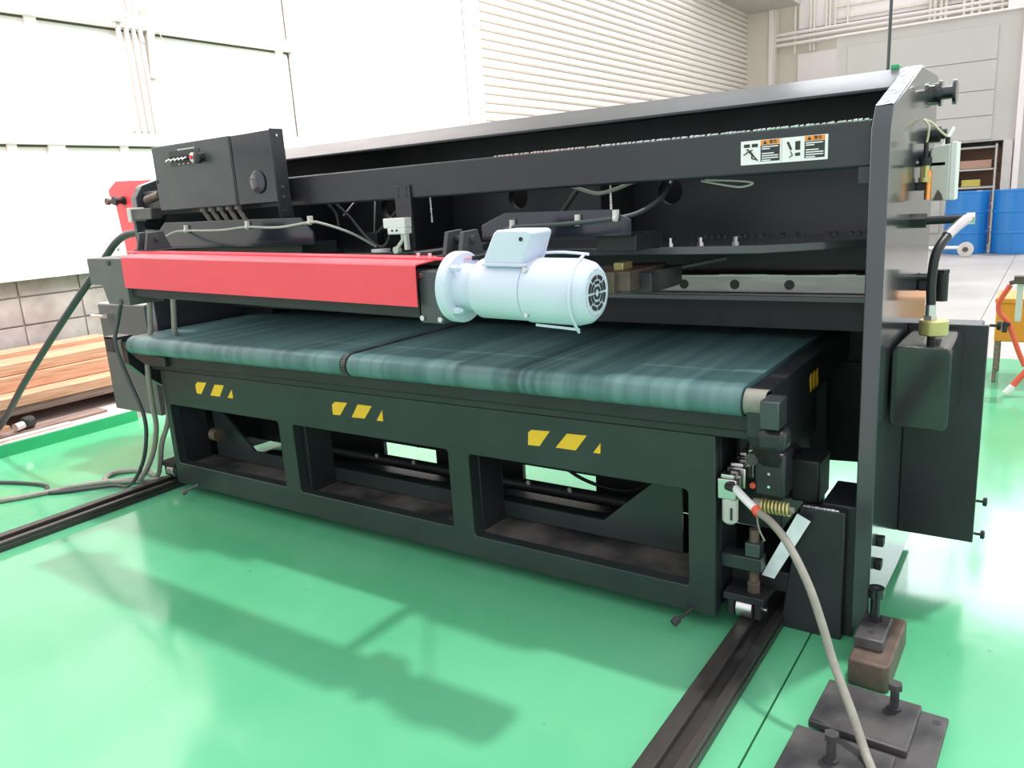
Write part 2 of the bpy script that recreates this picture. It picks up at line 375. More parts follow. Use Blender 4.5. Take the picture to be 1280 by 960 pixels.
bx('top_rail', 'wall', pt, -2.66, 4.0, 12.94, 13.02, 3.47, 3.50, 0.004)
sh = thing('shelf_rack', (-0.45, 13.4, 0), 'grey steel shelf rack standing in the alcove behind the blue drums', 'shelf')
for x in (-0.83, -0.235, -0.10): bx('upright', 'cream' if x > -0.5 else 'dark', sh, x, x + 0.03, 13.05, 13.09, 0, 1.56, 0.002)
for x in (-0.83, -0.10): bx('upright', 'dark', sh, x, x + 0.03, 13.75, 13.79, 0, 1.56, 0.002)
for z in (0.25, 0.62, 0.88, 1.16, 1.50): bx('shelf_board', 'part', sh, -0.82, -0.20, 13.09, 13.75, z, z + 0.03, 0.003)
bx('back_sheet', 'box_p', sh, -0.83, -0.07, 13.79, 13.81, 0, 1.56, 0)
tag(bx('carton', 'box_p', None, -0.78, -0.28, 13.15, 13.5, 1.195, 1.32, 0.004), 'flat pinkish carton on the upper shelf of the alcove rack', 'box')
tag(bx('carton', 'box_y', None, -0.68, -0.42, 13.12, 13.35, 0.915, 1.02, 0.004), 'small yellow carton on the middle shelf of the alcove rack', 'box')

# ------------------------------------------------------------------ wall conduits on the left wall
g = 'white conduits on the left wall'
for k, (y, zt) in enumerate([(1.565, 2.75), (1.625, 2.62), (1.68, 2.55), (1.735, 2.46)]):
    b = B().tube([(-4.93, y, 1.84), (-4.93, y - 0.005, zt - 0.02), (-4.93, y, zt), (-4.93, y - 0.03, zt + 0.5), (-4.93, y - 0.03, 5.0)], 0.018, n=8, sub=3)
    tag(b.build('wall_conduit', 'conduit'), 'white vertical conduit on the left wall, %s of four' % ('leftmost', 'second', 'third', 'rightmost')[k], 'pipe', g)
jb = thing('junction_box', (-4.93, 1.56, 2.6), 'small white junction box with stub pipes beside the conduits on the left wall', 'junction box')
bx('box_body', 'wall', jb, -4.95, -4.88, 1.50, 1.60, 2.58, 2.68, 0.006)
for z in (2.60, 2.66): B().cyl((-4.92, 1.34, z), (-4.92, 1.5, z), 0.014, n=8).build('stub_pipe', 'wall', jb)
tag(B().tube([(-4.93, 1.80, 2.8), (-4.93, 1.95, 2.35), (-4.93, 2.13, 1.84)], 0.004, n=6, sub=2).build('thin_wire', 'conduit'), 'thin slanting wire on the white wall behind the control box', 'wire')
tag(B().prism([(-5.0, 2.7), (-4.9, 2.7), (-4.97, 2.23), (-5.0, 2.23)], 'y', 1.78, 1.84).build('wall_bracket', 'conduit'), 'white tapered bracket right of the wall conduits', 'bracket')

# ------------------------------------------------------------------ timber on the platform
Yb = 0.97
def plank(x0, x1, z0, z1, ya, yb, lab, m='wood', rz=0.0):
    o = B().box(x0, x1, ya, yb, z0, z1).build('timber_beam' if (z1 - z0) > 0.035 else 'wooden_board', m, bevel=0.004)
    o.rotation_euler.z = rz
    return tag(o, lab, 'timber', 'timber stacked by the left wall')
for k in range(5): 
    o = bx('bearer', 'woodd', None, -4.86, -4.24, -2.6 + k * 0.85, -2.5 + k * 0.85, 0.07, 0.15, 0.004)
    tag(o, 'dark cross bearer under the timber stack, %s from the machine' % ('farthest', 'fourth', 'third', 'second', 'nearest')[k], 'timber', 'cross bearers')
plank(-4.42, -4.22, 0.15, 0.20, -3.0, Yb, 'dark lowest board in shadow under the timber stack', 'woodd')
plank(-4.84, -4.44, 0.15, 0.25, -3.0, Yb, 'wide lower beam at the back of the timber stack')
plank(-4.45, -4.20, 0.20, 0.262, -3.0, Yb, 'projecting board with bright front edge, low in the timber stack')
plank(-4.82, -4.36, 0.264, 0.352, -3.0, Yb, 'broad tan middle beam of the timber stack')
plank(-4.66, -4.40, 0.354, 0.420, -3.0, Yb, 'reddish upper beam with pale top edge on the timber stack')
plank(-4.86, -4.68, 0.354, 0.450, -3.0, Yb, 'topmost beam of the timber stack against the block wall')
plank(-4.16, -4.05, 0.07, 0.088, -2.6, 0.55, 'grey weathered board lying loose on the platform edge', 'woodd', 0.01)
plank(-4.03, -3.985, 0.07, 0.082, -2.2, 0.30, 'thin pale strip lying nearest the green platform edge', 'plat', 0.005)
plank(-4.235, -4.19, 0.07, 0.105, -1.8, 0.05, 'narrow brown batten lying in front of the timber stack', 'wood', 0.012)

# ------------------------------------------------------------------ shearing machine
XI, XO = 0.323, 0.364
XL = -2.66
mc = thing('shearing_machine', (-1.25, 0.5, 0), 'long black sheet metal shearing machine with tall side plates on the green floor', 'machine')
prof = [(0.119, 0.045), (0.119, 1.30), (0.150, 1.35), (0.548, 1.471), (0.875, 1.471), (0.875, 0.42), (0.83, 0.03), (0.60, 0.03), (0.30, 0.045)]
prof[2] = (0.155, 1.352)
B().prism(prof, 'x', XI, XO).build('side_plate', 'plate', mc, bevel=0.003)
B().prism(prof, 'x', XL - 0.041, XL).build('side_plate', 'plate', mc, bevel=0.003)
# rough bright flame-cut chamfer strip
def chamfer(xa, xb):
    d = Vector((0, 0.548 - 0.155, 1.471 - 1.352)).normalized(); nrm = Vector((0, -d.z, d.y)); b = B(); n = 26
    a0, a1 = Vector((0, 0.155, 1.352)), Vector((0, 0.548, 1.471)); vs = []
    for i in range(n + 1):
        for j in range(5):
            p = a0.lerp(a1, i / n) + nrm * (0.0012 + random.random() * 0.0022); p.x = xa + (xb - xa) * j / 4; vs.append(b.bm.verts.new(p))
    for i in range(n):
        for j in range(4): b.bm.faces.new((vs[i * 5 + j], vs[i * 5 + j + 1], vs[(i + 1) * 5 + j + 1], vs[(i + 1) * 5 + j]))
    return b
K['flame'] = mat('flame_cut_edge', (0.36, 0.38, 0.44), 0.25, metal=0.8, noise=0.4, nscale=40, bump=0.5, bscale=90)
chamfer(XI + .001, XO - .001).build('cut_edge', 'flame', mc, smooth=False)
# sloped top plate between the side plates: front lip + sheet
B().prism([(0.333, 1.400), (0.333, 1.408), (0.548, 1.471), (0.66, 1.471), (0.66, 1.455), (0.55, 1.455), (0.345, 1.396)], 'x', XL, XI).build('top_plate', 'black', mc, bevel=0.002)
# cross beam (welded box section)
YB = 0.15
bm_ = bx('cross_beam', 'black', mc, XL, XI, YB, YB + 0.10, 1.218, 1.325, 0.006)
b = B()
for k in range(90):
    x = -0.75 + k * 0.0118 + random.uniform(-.003, .003); b.cyl((x, YB + 0.004, 1.3245), (x + 0.009, YB + 0.004, 1.3255), 0.0022 + random.random() * 0.0015, n=6)
b.build('weld_bead', 'steel', bm_)['kind'] = 'stuff'
bx('beam_brace', 'black', mc, XI - 0.03, XI, YB - 0.0, YB + 0.1, 1.18, 1.22, 0.002)
# inner back wall of the machine and stiffeners
bp_ = plate_with_holes([(XL, 0.93), (XI, 0.93), (XI, 1.46), (XL, 1.46)],
    [[(x + 0.043 * math.cos(a * math.pi / 8), z + 0.043 * math.sin(a * math.pi / 8)) for a in range(16)] for x, z in ((-0.37, 1.188), (-0.97, 1.20), (-1.62, 1.19))], 0.60, 0.63)
bp_.build('back_panel', 'black', mc)
bx('inner_bulkhead', 'dark', mc, XL, XI, 0.855, 0.87, 0.30, 1.44, 0)
for x in (-1.30, -0.52, -1.95): bx('stiffener', 'dark', mc, x, x + 0.02, 0.36, 0.60, 1.038, 1.30, 0.002)
bx('recess_shade_sheet', 'dark', mc, XL, XI, 0.585, 0.598, 1.25, 1.452, 0)  # dark sheet stands in for the deep shade under the top plate
for x, z0 in ((-1.20, 1.13), (-0.47, 1.10)):
    b = B()
    for k in range(16): b.cyl((x, 0.37, z0 + k * 0.009), (x, 0.37, z0 + k * 0.009 + 0.008), 0.0025 + random.random() * 0.002, n=6)
    b.build('weld_bead', 'steel', mc)['kind'] = 'stuff'
# ram flange plate
B().prism([(-2.45, 0.60), (-2.45, 0.34), (-1.80, 0.20), (0.05, 0.20), (0.30, 0.36), (0.30, 0.60)], 'z', 1.016, 1.038).build('ram_flange', 'plate', mc, bevel=0.002)
for x in (-2.0, -1.88, -0.36, -0.33, -0.22, -0.13, -0.03): B().cyl((x, 0.24, 1.038), (x, 0.24, 1.06), 0.006, n=6).cyl((x, 0.24, 1.038), (x, 0.24, 1.046), 0.010, n=6).build('bolt', 'steel', mc)
b = B()
for k in range(34):
    if random.random() < 0.75:
        x = -0.45 + k * 0.022; b.cyl((x, 0.59, 1.041), (x + random.uniform(.004, .014), 0.59, 1.041), 0.003, n=6)
b.build('weld_bead', 'steel', mc)['kind'] = 'stuff'
bx('ram_face', 'dark', mc, XL, XI, 0.56, 0.60, 0.945, 1.016, 0)
# lower blade and holder
bl = bx('blade', 'blade', mc, -2.35, XI - 0.02, 0.50, 0.53, 0.873, 0.925, 0.002)
for k in range(14):
    x = 0.045 - k * 0.165; B().cyl((x, 0.498, 0.897), (x, 0.502, 0.897), 0.015, n=16).build('blade_hole', 'ink', bl)
b = B()
for k in range(14):
    x = -0.42 + k * 0.05; b.box(x, x + 0.05, 0.497, 0.512, 0.9215, 0.9255 + random.random() * 0.003)
b.build('worn_edge', 'white', bl)['kind'] = 'stuff'
bx('blade_holder', 'plate', mc, -2.40, XI, 0.44, 0.50, 0.855, 0.872, 0.002)
bx('blade_table', 'dark', mc, XL, XI, 0.53, 0.855, 0.76, 0.873, 0)
# back legs / lower rear skirt with openings
bx('rear_post', 'dark', mc, XL, -2.45, 0.60, 0.75, 0.05, 0.9, 0)
B().prism([(0.187, 0.35), (0.187, 0.362), (0.300, 0.362), (0.300, 0.0), (0.141, 0.0)], 'y', 0.115, 0.145).build('foot_bracket', 'black', mc, bevel=0.003)
bx('foot_bracket', 'black', mc, 0.235, XI, 0.145, 0.33, 0.0, 0.37, 0.003)
b = B()
for k in range(9): b.cyl((0.195 + k * 0.010, 0.12, 0.362), (0.204 + k * 0.010, 0.12, 0.362), 0.003 + random.random() * .002, n=6)
b.build('weld_bead', 'steel', mc)['kind'] = 'stuff'

B().prism([(XI, 0.60), (XI, 0.262), (0.03, 0.245), (0.03, 0.60)], 'y', 0.84, 0.855).build('table_gusset', 'dark', mc)
B().prism([(0.02, 0.60), (0.02, 0.56), (0.10, 0.50), (0.30, 0.44), (0.53, 0.44), (0.53, 0.60)], 'x', 0.105, 0.125).build('side_gusset', 'black', mc, bevel=0.002)
# warning labels on the beam
wlb = bx('warning_label', 'lab', mc, 0.014, 0.224, YB - 0.0012, YB, 1.243, 1.301, 0, 'white warning label with orange headers')
def lab_part(nm, m, x0, x1, z0, z1, d=0.0018): return bx(nm, m, wlb, x0, x1, YB - d, YB - 0.001, z0, z1, 0)
for ox in (0.064, 0.170):
    lab_part('orange_header', 'orange', ox, ox + 0.047, 1.289, 1.300)
    lab_part('text_panel', 'ink', ox, ox + 0.047, 1.249, 1.288)
    B().prism([(ox + 0.006, 1.2905), (ox + 0.016, 1.2905), (ox + 0.011, 1.2990)], 'y', YB - 0.0025, YB - 0.0015).build('warning_triangle', 'ink', wlb)
    text_mesh('警告', 0.0095, (ox + 0.031, YB - 0.0022, 1.2945), 'ink', wlb)
    for k, (l, z) in enumerate(((0.040, 1.284), (0.020, 1.279), (0.030, 1.268), (0.041, 1.2625), (0.041, 1.257), (0.022, 1.2515))):
        lab_part('text_line', 'lab', ox + 0.003, ox + 0.003 + l, z - 0.0013, z + 0.0013, 0.0022)
lab_part('seam', 'ink', 0.1155, 0.1160, 1.243, 1.301, 0.0016)
for x in (0.022, 0.042): lab_part('pictogram_block', 'ink', x, x + 0.015, 1.285, 1.293)
b = B(); yy = YB - 0.0018
def limb(p, q, r): b.cyl((p[0], yy, p[1]), (q[0], yy, q[1]), r, n=6)
limb((0.030, 1.280), (0.0325, 1.279), 0.0028); limb((0.034, 1.277), (0.043, 1.268), 0.0028); limb((0.034, 1.276), (0.027, 1.270), .0014); limb((0.027, 1.270), (0.021, 1.268), .0014)
limb((0.035, 1.276), (0.044, 1.278), .0014); limb((0.043, 1.268), (0.048, 1.262), .002); limb((0.048, 1.262), (0.057, 1.252), .0016); limb((0.043, 1.268), (0.042, 1.258), .0018); limb((0.042, 1.258), (0.052, 1.255), .0015)
b.build('running_figure', 'ink', wlb)
B().prism([(0.127, 1.290), (0.133, 1.291), (0.141, 1.272), (0.136, 1.270)], 'y', YB - .0018, YB - .001).prism([(0.148, 1.290), (0.160, 1.291), (0.160, 1.270), (0.148, 1.270)], 'y', YB - .0018, YB - .001).prism([(0.148, 1.263), (0.160, 1.264), (0.160, 1.256), (0.148, 1.256)], 'y', YB - .0018, YB - .001).build('crush_symbol', 'ink', wlb)
B().cyl((0.137, yy, 1.268), (0.142, yy, 1.258), .0012, n=6).cyl((0.142, yy, 1.258), (0.134, yy, 1.254), .0012, n=6).build('hand_symbol', 'ink', wlb)

# limit switch on its hanging bracket
lsw = thing('limit_switch', (-1.12, 0.14, 1.04), 'cream limit switch hanging from a black bracket under the cross beam', 'switch')
bx('bracket', 'black', lsw, -1.165, -1.095, 0.142, 0.1495, 1.13, 1.262, 0.001)
for x in (-1.147, -1.112):
    for z in (1.250, 1.228): bx('slot', 'ink', lsw, x - .003, x + .003, 0.1405, 0.1425, z - .006, z + .006, 0)
B().box(-1.195, -1.098, 0.105, 0.142, 1.125, 1.158).box(-1.178, -1.100, 0.105, 0.142, 1.104, 1.126).build('switch_body', 'white', lsw, bevel=0.003)
for x in (-1.155, -1.135): B().cyl((x, 0.103, 1.117), (x, 0.106, 1.117), 0.004, n=8).build('screw', 'dark', lsw)
B().cyl((-1.12, 0.12, 1.104), (-1.12, 0.12, 1.085), 0.010, n=12).cyl((-1.12, 0.118, 1.088), (-1.145, 0.11, 1.058), 0.006, n=8).cyl((-1.15, 0.105, 1.052), (-1.15, 0.125, 1.052), 0.012, n=12).box(-1.112, -1.10, 0.11, 0.125, 1.052, 1.104).build('roller_lever', 'cream', lsw)

# right side: cover with oil tank, mounting knobs
gd = B().box(XO, 0.56, 0.54, 0.556, 0.158, 0.788).box(XO, 0.53, 0.556, 0.86, 0.20, 0.75).build('side_cover', 'black', mc, bevel=0.003)
for z, x in ((0.28, 0.56), (0.18, 0.56), (0.785, 0.56)):
    B().lathe((x, 0.56, z), (1, 0, 0), [(0, 0.004), (0.016, 0.004), (0.017, 0.012), (0.026, 0.013), (0.028, 0.008)], n=16).build('knob', 'rubber', gd)
tk = B().prism(rrect(XO + 0.005, 0.503, 0.565, 0.777, 0.018), 'y', 0.25, 0.54).build('oil_tank', 'gloss', mc, bevel=0.004)
B().cyl((0.447, 0.33, 0.775), (0.447, 0.33, 0.795), 0.010, n=12).build('neck', 'dark', tk)
B().lathe((0.451, 0.33, 0.795), (0, 0, 1), [(0, 0.031), (0.003, 0.034), (0.036, 0.034), (0.039, 0.031)], n=28).build('brass_cap', 'brass', tk)
B().cyl((0.442, 0.33, 0.834), (0.442, 0.33, 0.845), 0.016, n=6).cyl((0.442, 0.33, 0.845), (0.442, 0.33, 0.872), 0.0125, n=16).build('steel_ferrule', 'steel', tk)
# oil hose
hs = thing('oil_hose', (0.442, 0.33, 0.872), 'black oil hose rising from the brass cap of the tank to a chromed elbow', 'hose')
B().tube([(0.442, 0.33, 0.872), (0.440, 0.33, 0.93), (0.446, 0.34, 1.0), (0.468, 0.40, 1.045), (0.490, 0.46, 1.068)], 0.0115, n=14).build('hose', 'rubber', hs)
B().tube([(0.462, 0.385, 1.038), (0.480, 0.43, 1.06), (0.495, 0.48, 1.073), (0.500, 0.50, 1.074)], 0.0128, n=14).cyl((0.493, 0.5, 1.074), (0.512, 0.5, 1.074), 0.0155, n=6).build('elbow', 'steel', hs)
B().cyl((XO, 0.5, 1.072), (0.40, 0.5, 1.072), 0.020, n=6).cyl((0.40, 0.5, 1.072), (0.494, 0.5, 1.074), 0.011, n=14).build('fitting', 'dark', hs)
bx('valve_block', 'black', mc, XO, 0.44, 0.68, 0.72, 0.86, 0.91, 0.004)
B().cyl((0.43, 0.66, 0.835), (0.43, 0.66, 0.915), 0.016, n=16).cyl((0.43, 0.66, 0.915), (0.43, 0.66, 0.925), 0.018, n=6).cyl((XO, 0.66, 0.90), (0.43, 0.66, 0.90), 0.008).build('sight_valve', 'dark', mc)
for y, z in ((0.074, 0.347), (0.023, 0.313)): pass
for y, z in ((0.21, 0.262), (0.19, 0.205)): bx('square_plug', 'dark', mc, XO, XO + 0.016, y - .014, y + .014, z - .012, z + .012, 0.002)
# hub / spool at the top right
sp = B().lathe((XO, 0.80, 1.415), (1, 0, 0), [(0, 0.030), (0.012, 0.030), (0.013, 0.036), (0.022, 0.036), (0.023, 0.018), (0.048, 0.018), (0.049, 0.034), (0.058, 0.034), (0.060, 0.028)], n=28).build('hub', 'gloss', mc)
B().lathe((XO, 0.74, 1.30), (1, 0, 0), [(0, 0.022), (0.03, 0.022), (0.032, 0.014), (0.045, 0.014)], n=20).build('hub', 'dark', mc)
B().lathe((XO, 0.70, 1.245), (1, 0, 0), [(0, 0.016), (0.03, 0.016), (0.032, 0.010), (0.05, 0.010)], n=20).build('hub', 'dark', mc)
B().cyl((0.405, 0.70, 1.262), (0.425, 0.74, 1.315), 0.006, n=10).build('bright_rod', 'white', mc)
bx('bracket_shelf', 'gloss', mc, XO, 0.43, 0.56, 0.72, 1.212, 1.222, 0.001)
# small breaker box
bk = thing('breaker_box', (0.42, 0.60, 1.10), 'small cream breaker box with a chipped corner on the right side plate', 'electrical box')
B().prism([(0.393, 1.132), (0.393, 1.252), (0.398, 1.262), (0.440, 1.268), (0.440, 1.120), (0.402, 1.120)], 'y', 0.56, 0.64).build('box_body', 'cream', bk, bevel=0.003)
bx('white_edge', 'white', bk, 0.440, 0.456, 0.565, 0.64, 1.120, 1.272, 0.003)
B().cyl((0.43, 0.58, 1.262), (0.43, 0.58, 1.285), 0.006, n=10).build('gland', 'dark', bk)
B().prism([(0.405, 1.123), (0.416, 1.150), (0.425, 1.138), (0.43, 1.122)], 'y', 0.558, 0.561).build('rust_patch', 'rust', bk)
tag(B().tube([(0.372, 0.56, 1.335), (0.392, 0.56, 1.325), (0.412, 0.57, 1.302), (0.43, 0.58, 1.285)], 0.0028, n=8).build('signal_wire', 'wire'), 'cream wire arching from the right side plate to the breaker box', 'wire')
tag(B().tube([(0.372, 0.55, 1.335), (0.386, 0.55, 1.318), (0.386, 0.55, 1.290), (0.382, 0.55, 1.268)], 0.0028, n=8).build('signal_wire', 'wire'), 'cream wire dropping to the copper coloured valve beside the breaker box', 'wire')
vl = thing('pipe_valve', (0.38, 0.55, 1.13), 'small black and copper pipe valve left of the breaker box', 'valve')
B().cyl((0.383, 0.55, 1.235), (0.383, 0.55, 1.275), 0.006, n=10).cyl((0.383, 0.55, 1.215), (0.383, 0.55, 1.236), 0.016, n=12).build('valve_head', 'dark', vl)
B().cyl((0.383, 0.55, 1.180), (0.383, 0.55, 1.215), 0.012, n=6).cyl((0.383, 0.55, 1.172), (0.383, 0.55, 1.184), 0.015, n=12).build('brass_nut', 'brass', vl)
B().cyl((0.392, 0.552, 1.125), (0.392, 0.552, 1.20), 0.0085, n=14).build('copper_pipe', 'copper', vl)
bx('clamp', 'dark', vl, XO, 0.384, 0.545, 0.575, 1.150, 1.172, 0.002)

# ------------------------------------------------------------------ arms holding the drive beam
for xa, xb, xr in ((-2.42, -1.45, -1.60), (-0.72, -0.235, -0.235)):
    sl = 0.10 if xa < -2 else 0.085
    B().prism([(xa, 1.088), (xa, 1.125), (xa + sl, 1.188 if xa < -2 else 1.158), (xb - 0.06, 1.178 if xa < -2 else 1.153), (xb, 1.125), (xb, 1.09)], 'y', 0.02, 0.03).box(xa, xb, 0.02, 0.10, 1.084, 1.092).build('guide_plate', 'boxblue', mc, bevel=0.001)
    bx('arm_bar', 'dark', mc, xb - 0.12 if xa > -2 else xa + 0.1, xb if xa > -2 else xb - 0.1, 0.05, 0.22, 1.04, 1.084, 0.003)
for x in (-0.74, -2.33):
    B().box(x, x + 0.05, -0.27, 0.06, 1.055, 1.075).build('arm_bar', 'dark', mc, bevel=0.003)

# cables clipped to the guide plates
def clip(par, x, y, z): return B().box(x - .006, x + .006, y - .004, y + .012, z, z + .022).cyl((x - .005, y, z), (x + .005, y, z), 0.0085, n=12).build('clip', 'cream', par)
cb = thing('clipped_cable', (-1.9, 0.0, 1.12), 'thin pale cable clipped along the left guide plate above the red beam', 'cable')
B().tube([(-2.22, -0.26, 1.06), (-2.235, -0.12, 1.10), (-2.22, -0.02, 1.146), (-2.17, 0.01, 1.152), (-1.95, 0.012, 1.148), (-1.79, 0.012, 1.155), (-1.62, 0.012, 1.148), (-1.45, 0.012, 1.160), (-1.40, 0.02, 1.155), (-1.345, 0.1, 1.115), (-1.33, 0.2, 1.06)], 0.0045, n=8).build('cable', 'cableg', cb)
for x, z in ((-2.17, 1.152), (-1.79, 1.155), (-1.45, 1.160)): clip(cb, x, 0.012, z)
B().cyl((-1.345, 0.24, 1.038), (-1.345, 0.24, 1.048), 0.035, n=16).build('grommet', 'white', cb)
cb = thing('motor_cable', (-0.5, 0.0, 1.1), 'black motor cable clipped along the right guide plate behind the motor', 'cable')
B().tube([(-0.40, -0.26, 1.085), (-0.50, -0.15, 1.075), (-0.60, -0.02, 1.085), (-0.625, 0.008, 1.108), (-0.59, 0.01, 1.118), (-0.45, 0.01, 1.120), (-0.30, 0.012, 1.128), (-0.24, 0.08, 1.14), (-0.22, 0.2, 1.18), (-0.23, 0.3, 1.24)], 0.0065, n=10).build('cable', 'cableb', cb)
for x, z in ((-0.605, 1.116), (-0.39, 1.122), (-0.275, 1.13)): clip(cb, x, 0.012, z)
# loose bits under the beam
tag(B().tube([(-0.60, 0.28, 1.24), (-0.564, 0.28, 1.225), (-0.514, 0.28, 1.208), (-0.465, 0.28, 1.196), (-0.406, 0.28, 1.206), (-0.353, 0.28, 1.222), (-0.30, 0.28, 1.235)], 0.006, n=8).build('hanging_cable', 'cableg'), 'pale slack cable drooping under the middle of the cross beam', 'cable')
tag(B().tube([(-0.11, 0.2, 1.212), (-0.04, 0.2, 1.196), (0.0, 0.2, 1.190), (0.03, 0.2, 1.198), (-0.01, 0.2, 1.206), (-0.10, 0.2, 1.214)], 0.0028, n=8).build('hanging_loop', 'cableg'), 'small grey wire loop under the beam below the warning label', 'wire')
tag(B().tube([(-1.63, 0.3, 1.23), (-1.55, 0.3, 1.17), (-1.45, 0.28, 1.09), (-1.36, 0.26, 1.055), (-1.28, 0.22, 1.09), (-1.20, 0.13, 1.135)], 0.005, n=8).build('switch_cable', 'cableb'), 'dark cable sagging from the cross beam to the limit switch', 'cable')
tag(B().tube([(-1.72, 0.3, 1.235), (-1.66, 0.3, 1.22), (-1.62, 0.3, 1.185), (-1.61, 0.3, 1.13)], 0.0055, n=8).build('return_hose', 'cableb'), 'short dark hose hanging right of the control box under the beam', 'hose')
lk = thing('linkage', (-1.5, 0.4, 1.04), 'slim grey linkage rods between ram flange and cross beam, left of the limit switch', 'linkage')
B().cyl((-1.55, 0.42, 1.05), (-1.52, 0.42, 1.22), 0.005, n=8).build('rod', 'steel', lk)
B().cyl((-1.53, 0.42, 1.09), (-1.36, 0.42, 1.21), 0.009, n=10).build('gas_strut', 'plates', lk)
B().cyl((-1.70, 0.42, 1.17), (-1.63, 0.42, 1.22), 0.007, n=8).build('rod', 'steel', lk)
bx('lug', 'dark', lk, -1.57, -1.51, 0.40, 0.44, 1.038, 1.10, 0.002)
tag(B().cyl((-0.69, 0.42, 1.13), (-0.61, 0.42, 1.22), 0.009, n=10).build('gas_strut', 'plates'), 'slim grey gas strut behind the motor under the cross beam', 'strut')

# ------------------------------------------------------------------ control box on the beam
YC = 0.06
cbx = thing('control_box', (-1.95, YC, 1.18), 'dark grey control box with switches and a round plug, hung on the cross beam', 'control box')
B().box(-2.395, -1.895, YC, YC + 0.06, 1.236, 1.490).build('door', 'boxgrey', cbx, bevel=0.004)
B().box(-1.887, -1.662, YC + 0.004, YC + 0.06, 1.236, 1.490).build('box_body', 'boxblue', cbx, bevel=0.004)
bx('mounting_flange', 'black', cbx, -1.660, -1.654, YC - 0.002, YC + 0.06, 1.180, 1.494, 0.004)
bx('seam_strip', 'boxblue', cbx, -1.893, -1.888, YC + 0.004, YC + 0.055, 1.236, 1.488, 0)
for z in (1.47, 1.29, 1.255, 1.205): bolt(cbx, (-1.654, YC + 0.025, z), (1, 0, 0), 0.005, 0.004, 'steel', 'screw')
B().lathe((-1.757, YC + 0.004, 1.313), (0, -1, 0), [(0, 0.042), (0.005, 0.042), (0.007, 0.038)], n=28).build('round_plug', 'boxblue', cbx)
bx('panel_strip', 'ink', cbx, -2.275, -2.075, YC - 0.002, YC, 1.405, 1.462, 0)
xs = (-2.255, -2.225, -2.198, -2.172, -2.147)
for x in xs:
    B().cyl((x, YC, 1.432), (x, YC - 0.014, 1.432), 0.009, n=12).build('switch', 'dark', cbx)
    B().cyl((x, YC - 0.014, 1.432), (x - 0.005, YC - 0.03, 1.424), 0.004, n=8).build('toggle', 'chrome', cbx)
B().lathe((-2.118, YC, 1.430), (0, -1, 0), [(0, 0.018), (0.008, 0.018), (0.010, 0.014)], n=20).build('push_button', 'white', cbx)
B().lathe((-2.118, YC - 0.010, 1.430), (0, -1, 0), [(0, 0.008), (0.006, 0.008)], n=16).build('push_button', 'redcab', cbx)
B().lathe((-2.062, YC, 1.424), (0, -1, 0), [(0, 0.016), (0.014, 0.013), (0.016, 0.022), (0.028, 0.022), (0.031, 0.016)], n=20).build('mushroom_knob', 'dark', cbx)
for k in range(9): bx('text_line', 'white', cbx, -2.215 + k * 0.0125, -2.207 + k * 0.0125, YC - 0.001, YC, 1.463, 1.468, 0)
for k in range(4): bx('text_line', 'white', cbx, -2.22 + k * 0.03, -2.212 + k * 0.03, YC - 0.003, YC - 0.0015, 1.408, 1.412, 0)
bolt(cbx, (-2.385, YC, 1.352), (0, -1, 0), 0.006, 0.004, 'dark', 'screw')
g = 'cable glands under the control box'
for k in range(5):
    x = -2.16 + k * 0.055
    gl = tag(B().cyl((x, 0.10, 1.236), (x, 0.10, 1.222), 0.015, n=12).cyl((x, 0.10, 1.222), (x + 0.008, 0.12, 1.180), 0.009, n=10).build('cable_gland', 'hose'), 'short grey cable gland under the control box, %s of five' % ('leftmost', 'second from left', 'middle one', 'second from right', 'rightmost')[k], 'cable gland', g)

# pendant side: red operator cabinet far left
rc = thing('red_cabinet', (-3.3, 0.65, 0.812), 'red operator cabinet with a sloping top corner behind the left end of the machine', 'cabinet')
B().prism([(-3.545, 1.345), (-3.545, 1.375), (-3.46, 1.415), (-3.10, 1.40), (-3.10, 0.96), (-3.46, 0.96), (-3.50, 1.30)], 'y', 0.50, 0.80).build('body', 'redcab', rc, bevel=0.004)
bx('support_foot', 'dark', rc, -3.22, -3.12, 0.40, 0.54, 0.812, 0.96, 0.003)
bx('support_arm', 'dark', rc, -3.12, XL - 0.041, 0.58, 0.64, 0.98, 1.03, 0.003)
for x, r in ((-3.475, 0.018), (-3.405, 0.022)): B().lathe((x, 0.50, 1.312), (0, -1, 0), [(0, r), (0.01, r), (0.012, r * .7), (0.04, r * .7), (0.045, r * 1.1), (0.06, r)], n=16).build('button', 'dark' if x > -3.44 else 'rust', rc)
hd = thing('pipe_coupling', (-2.56, 0.09, 1.2), 'grey square pipe coupling with a rusty nut just left of the control box', 'coupling')
B().box(-2.60, -2.455, 0.05, 0.105, 1.205, 1.252).build('coupling_body', 'plates', hd, bevel=0.004)
bx('face_plate', 'cream', hd, -2.625, -2.598, 0.045, 0.112, 1.198, 1.258, 0.003)
B().cyl((-2.53, 0.09, 1.285), (-2.43, 0.09, 1.302), 0.018, n=10).build('nut', 'rust', hd)
bx('post', 'boxgrey', hd, -2.615, -2.595, 0.06, 0.10, 1.05, 1.20, 0.003)

# left lower control cabinet
lc = thing('side_cabinet', (-3.1, 0.25, 0.26), 'dark grey cabinet with pale top hung on the left side of the machine', 'cabinet')
B().box(-3.295, -2.885, 0.20, 0.50, 0.262, 0.806).build('body', 'grey', lc, bevel=0.003)
bx('top', 'cream', lc, -3.295, -2.885, 0.205, 0.50, 0.806, 0.812, 0.001)
B().cyl((-3.31, 0.17, 0.752), (-3.20, 0.17, 0.752), 0.008, n=10).box(-3.20, -3.16, 0.165, 0.20, 0.744, 0.764).build('handle', 'chrome', lc)

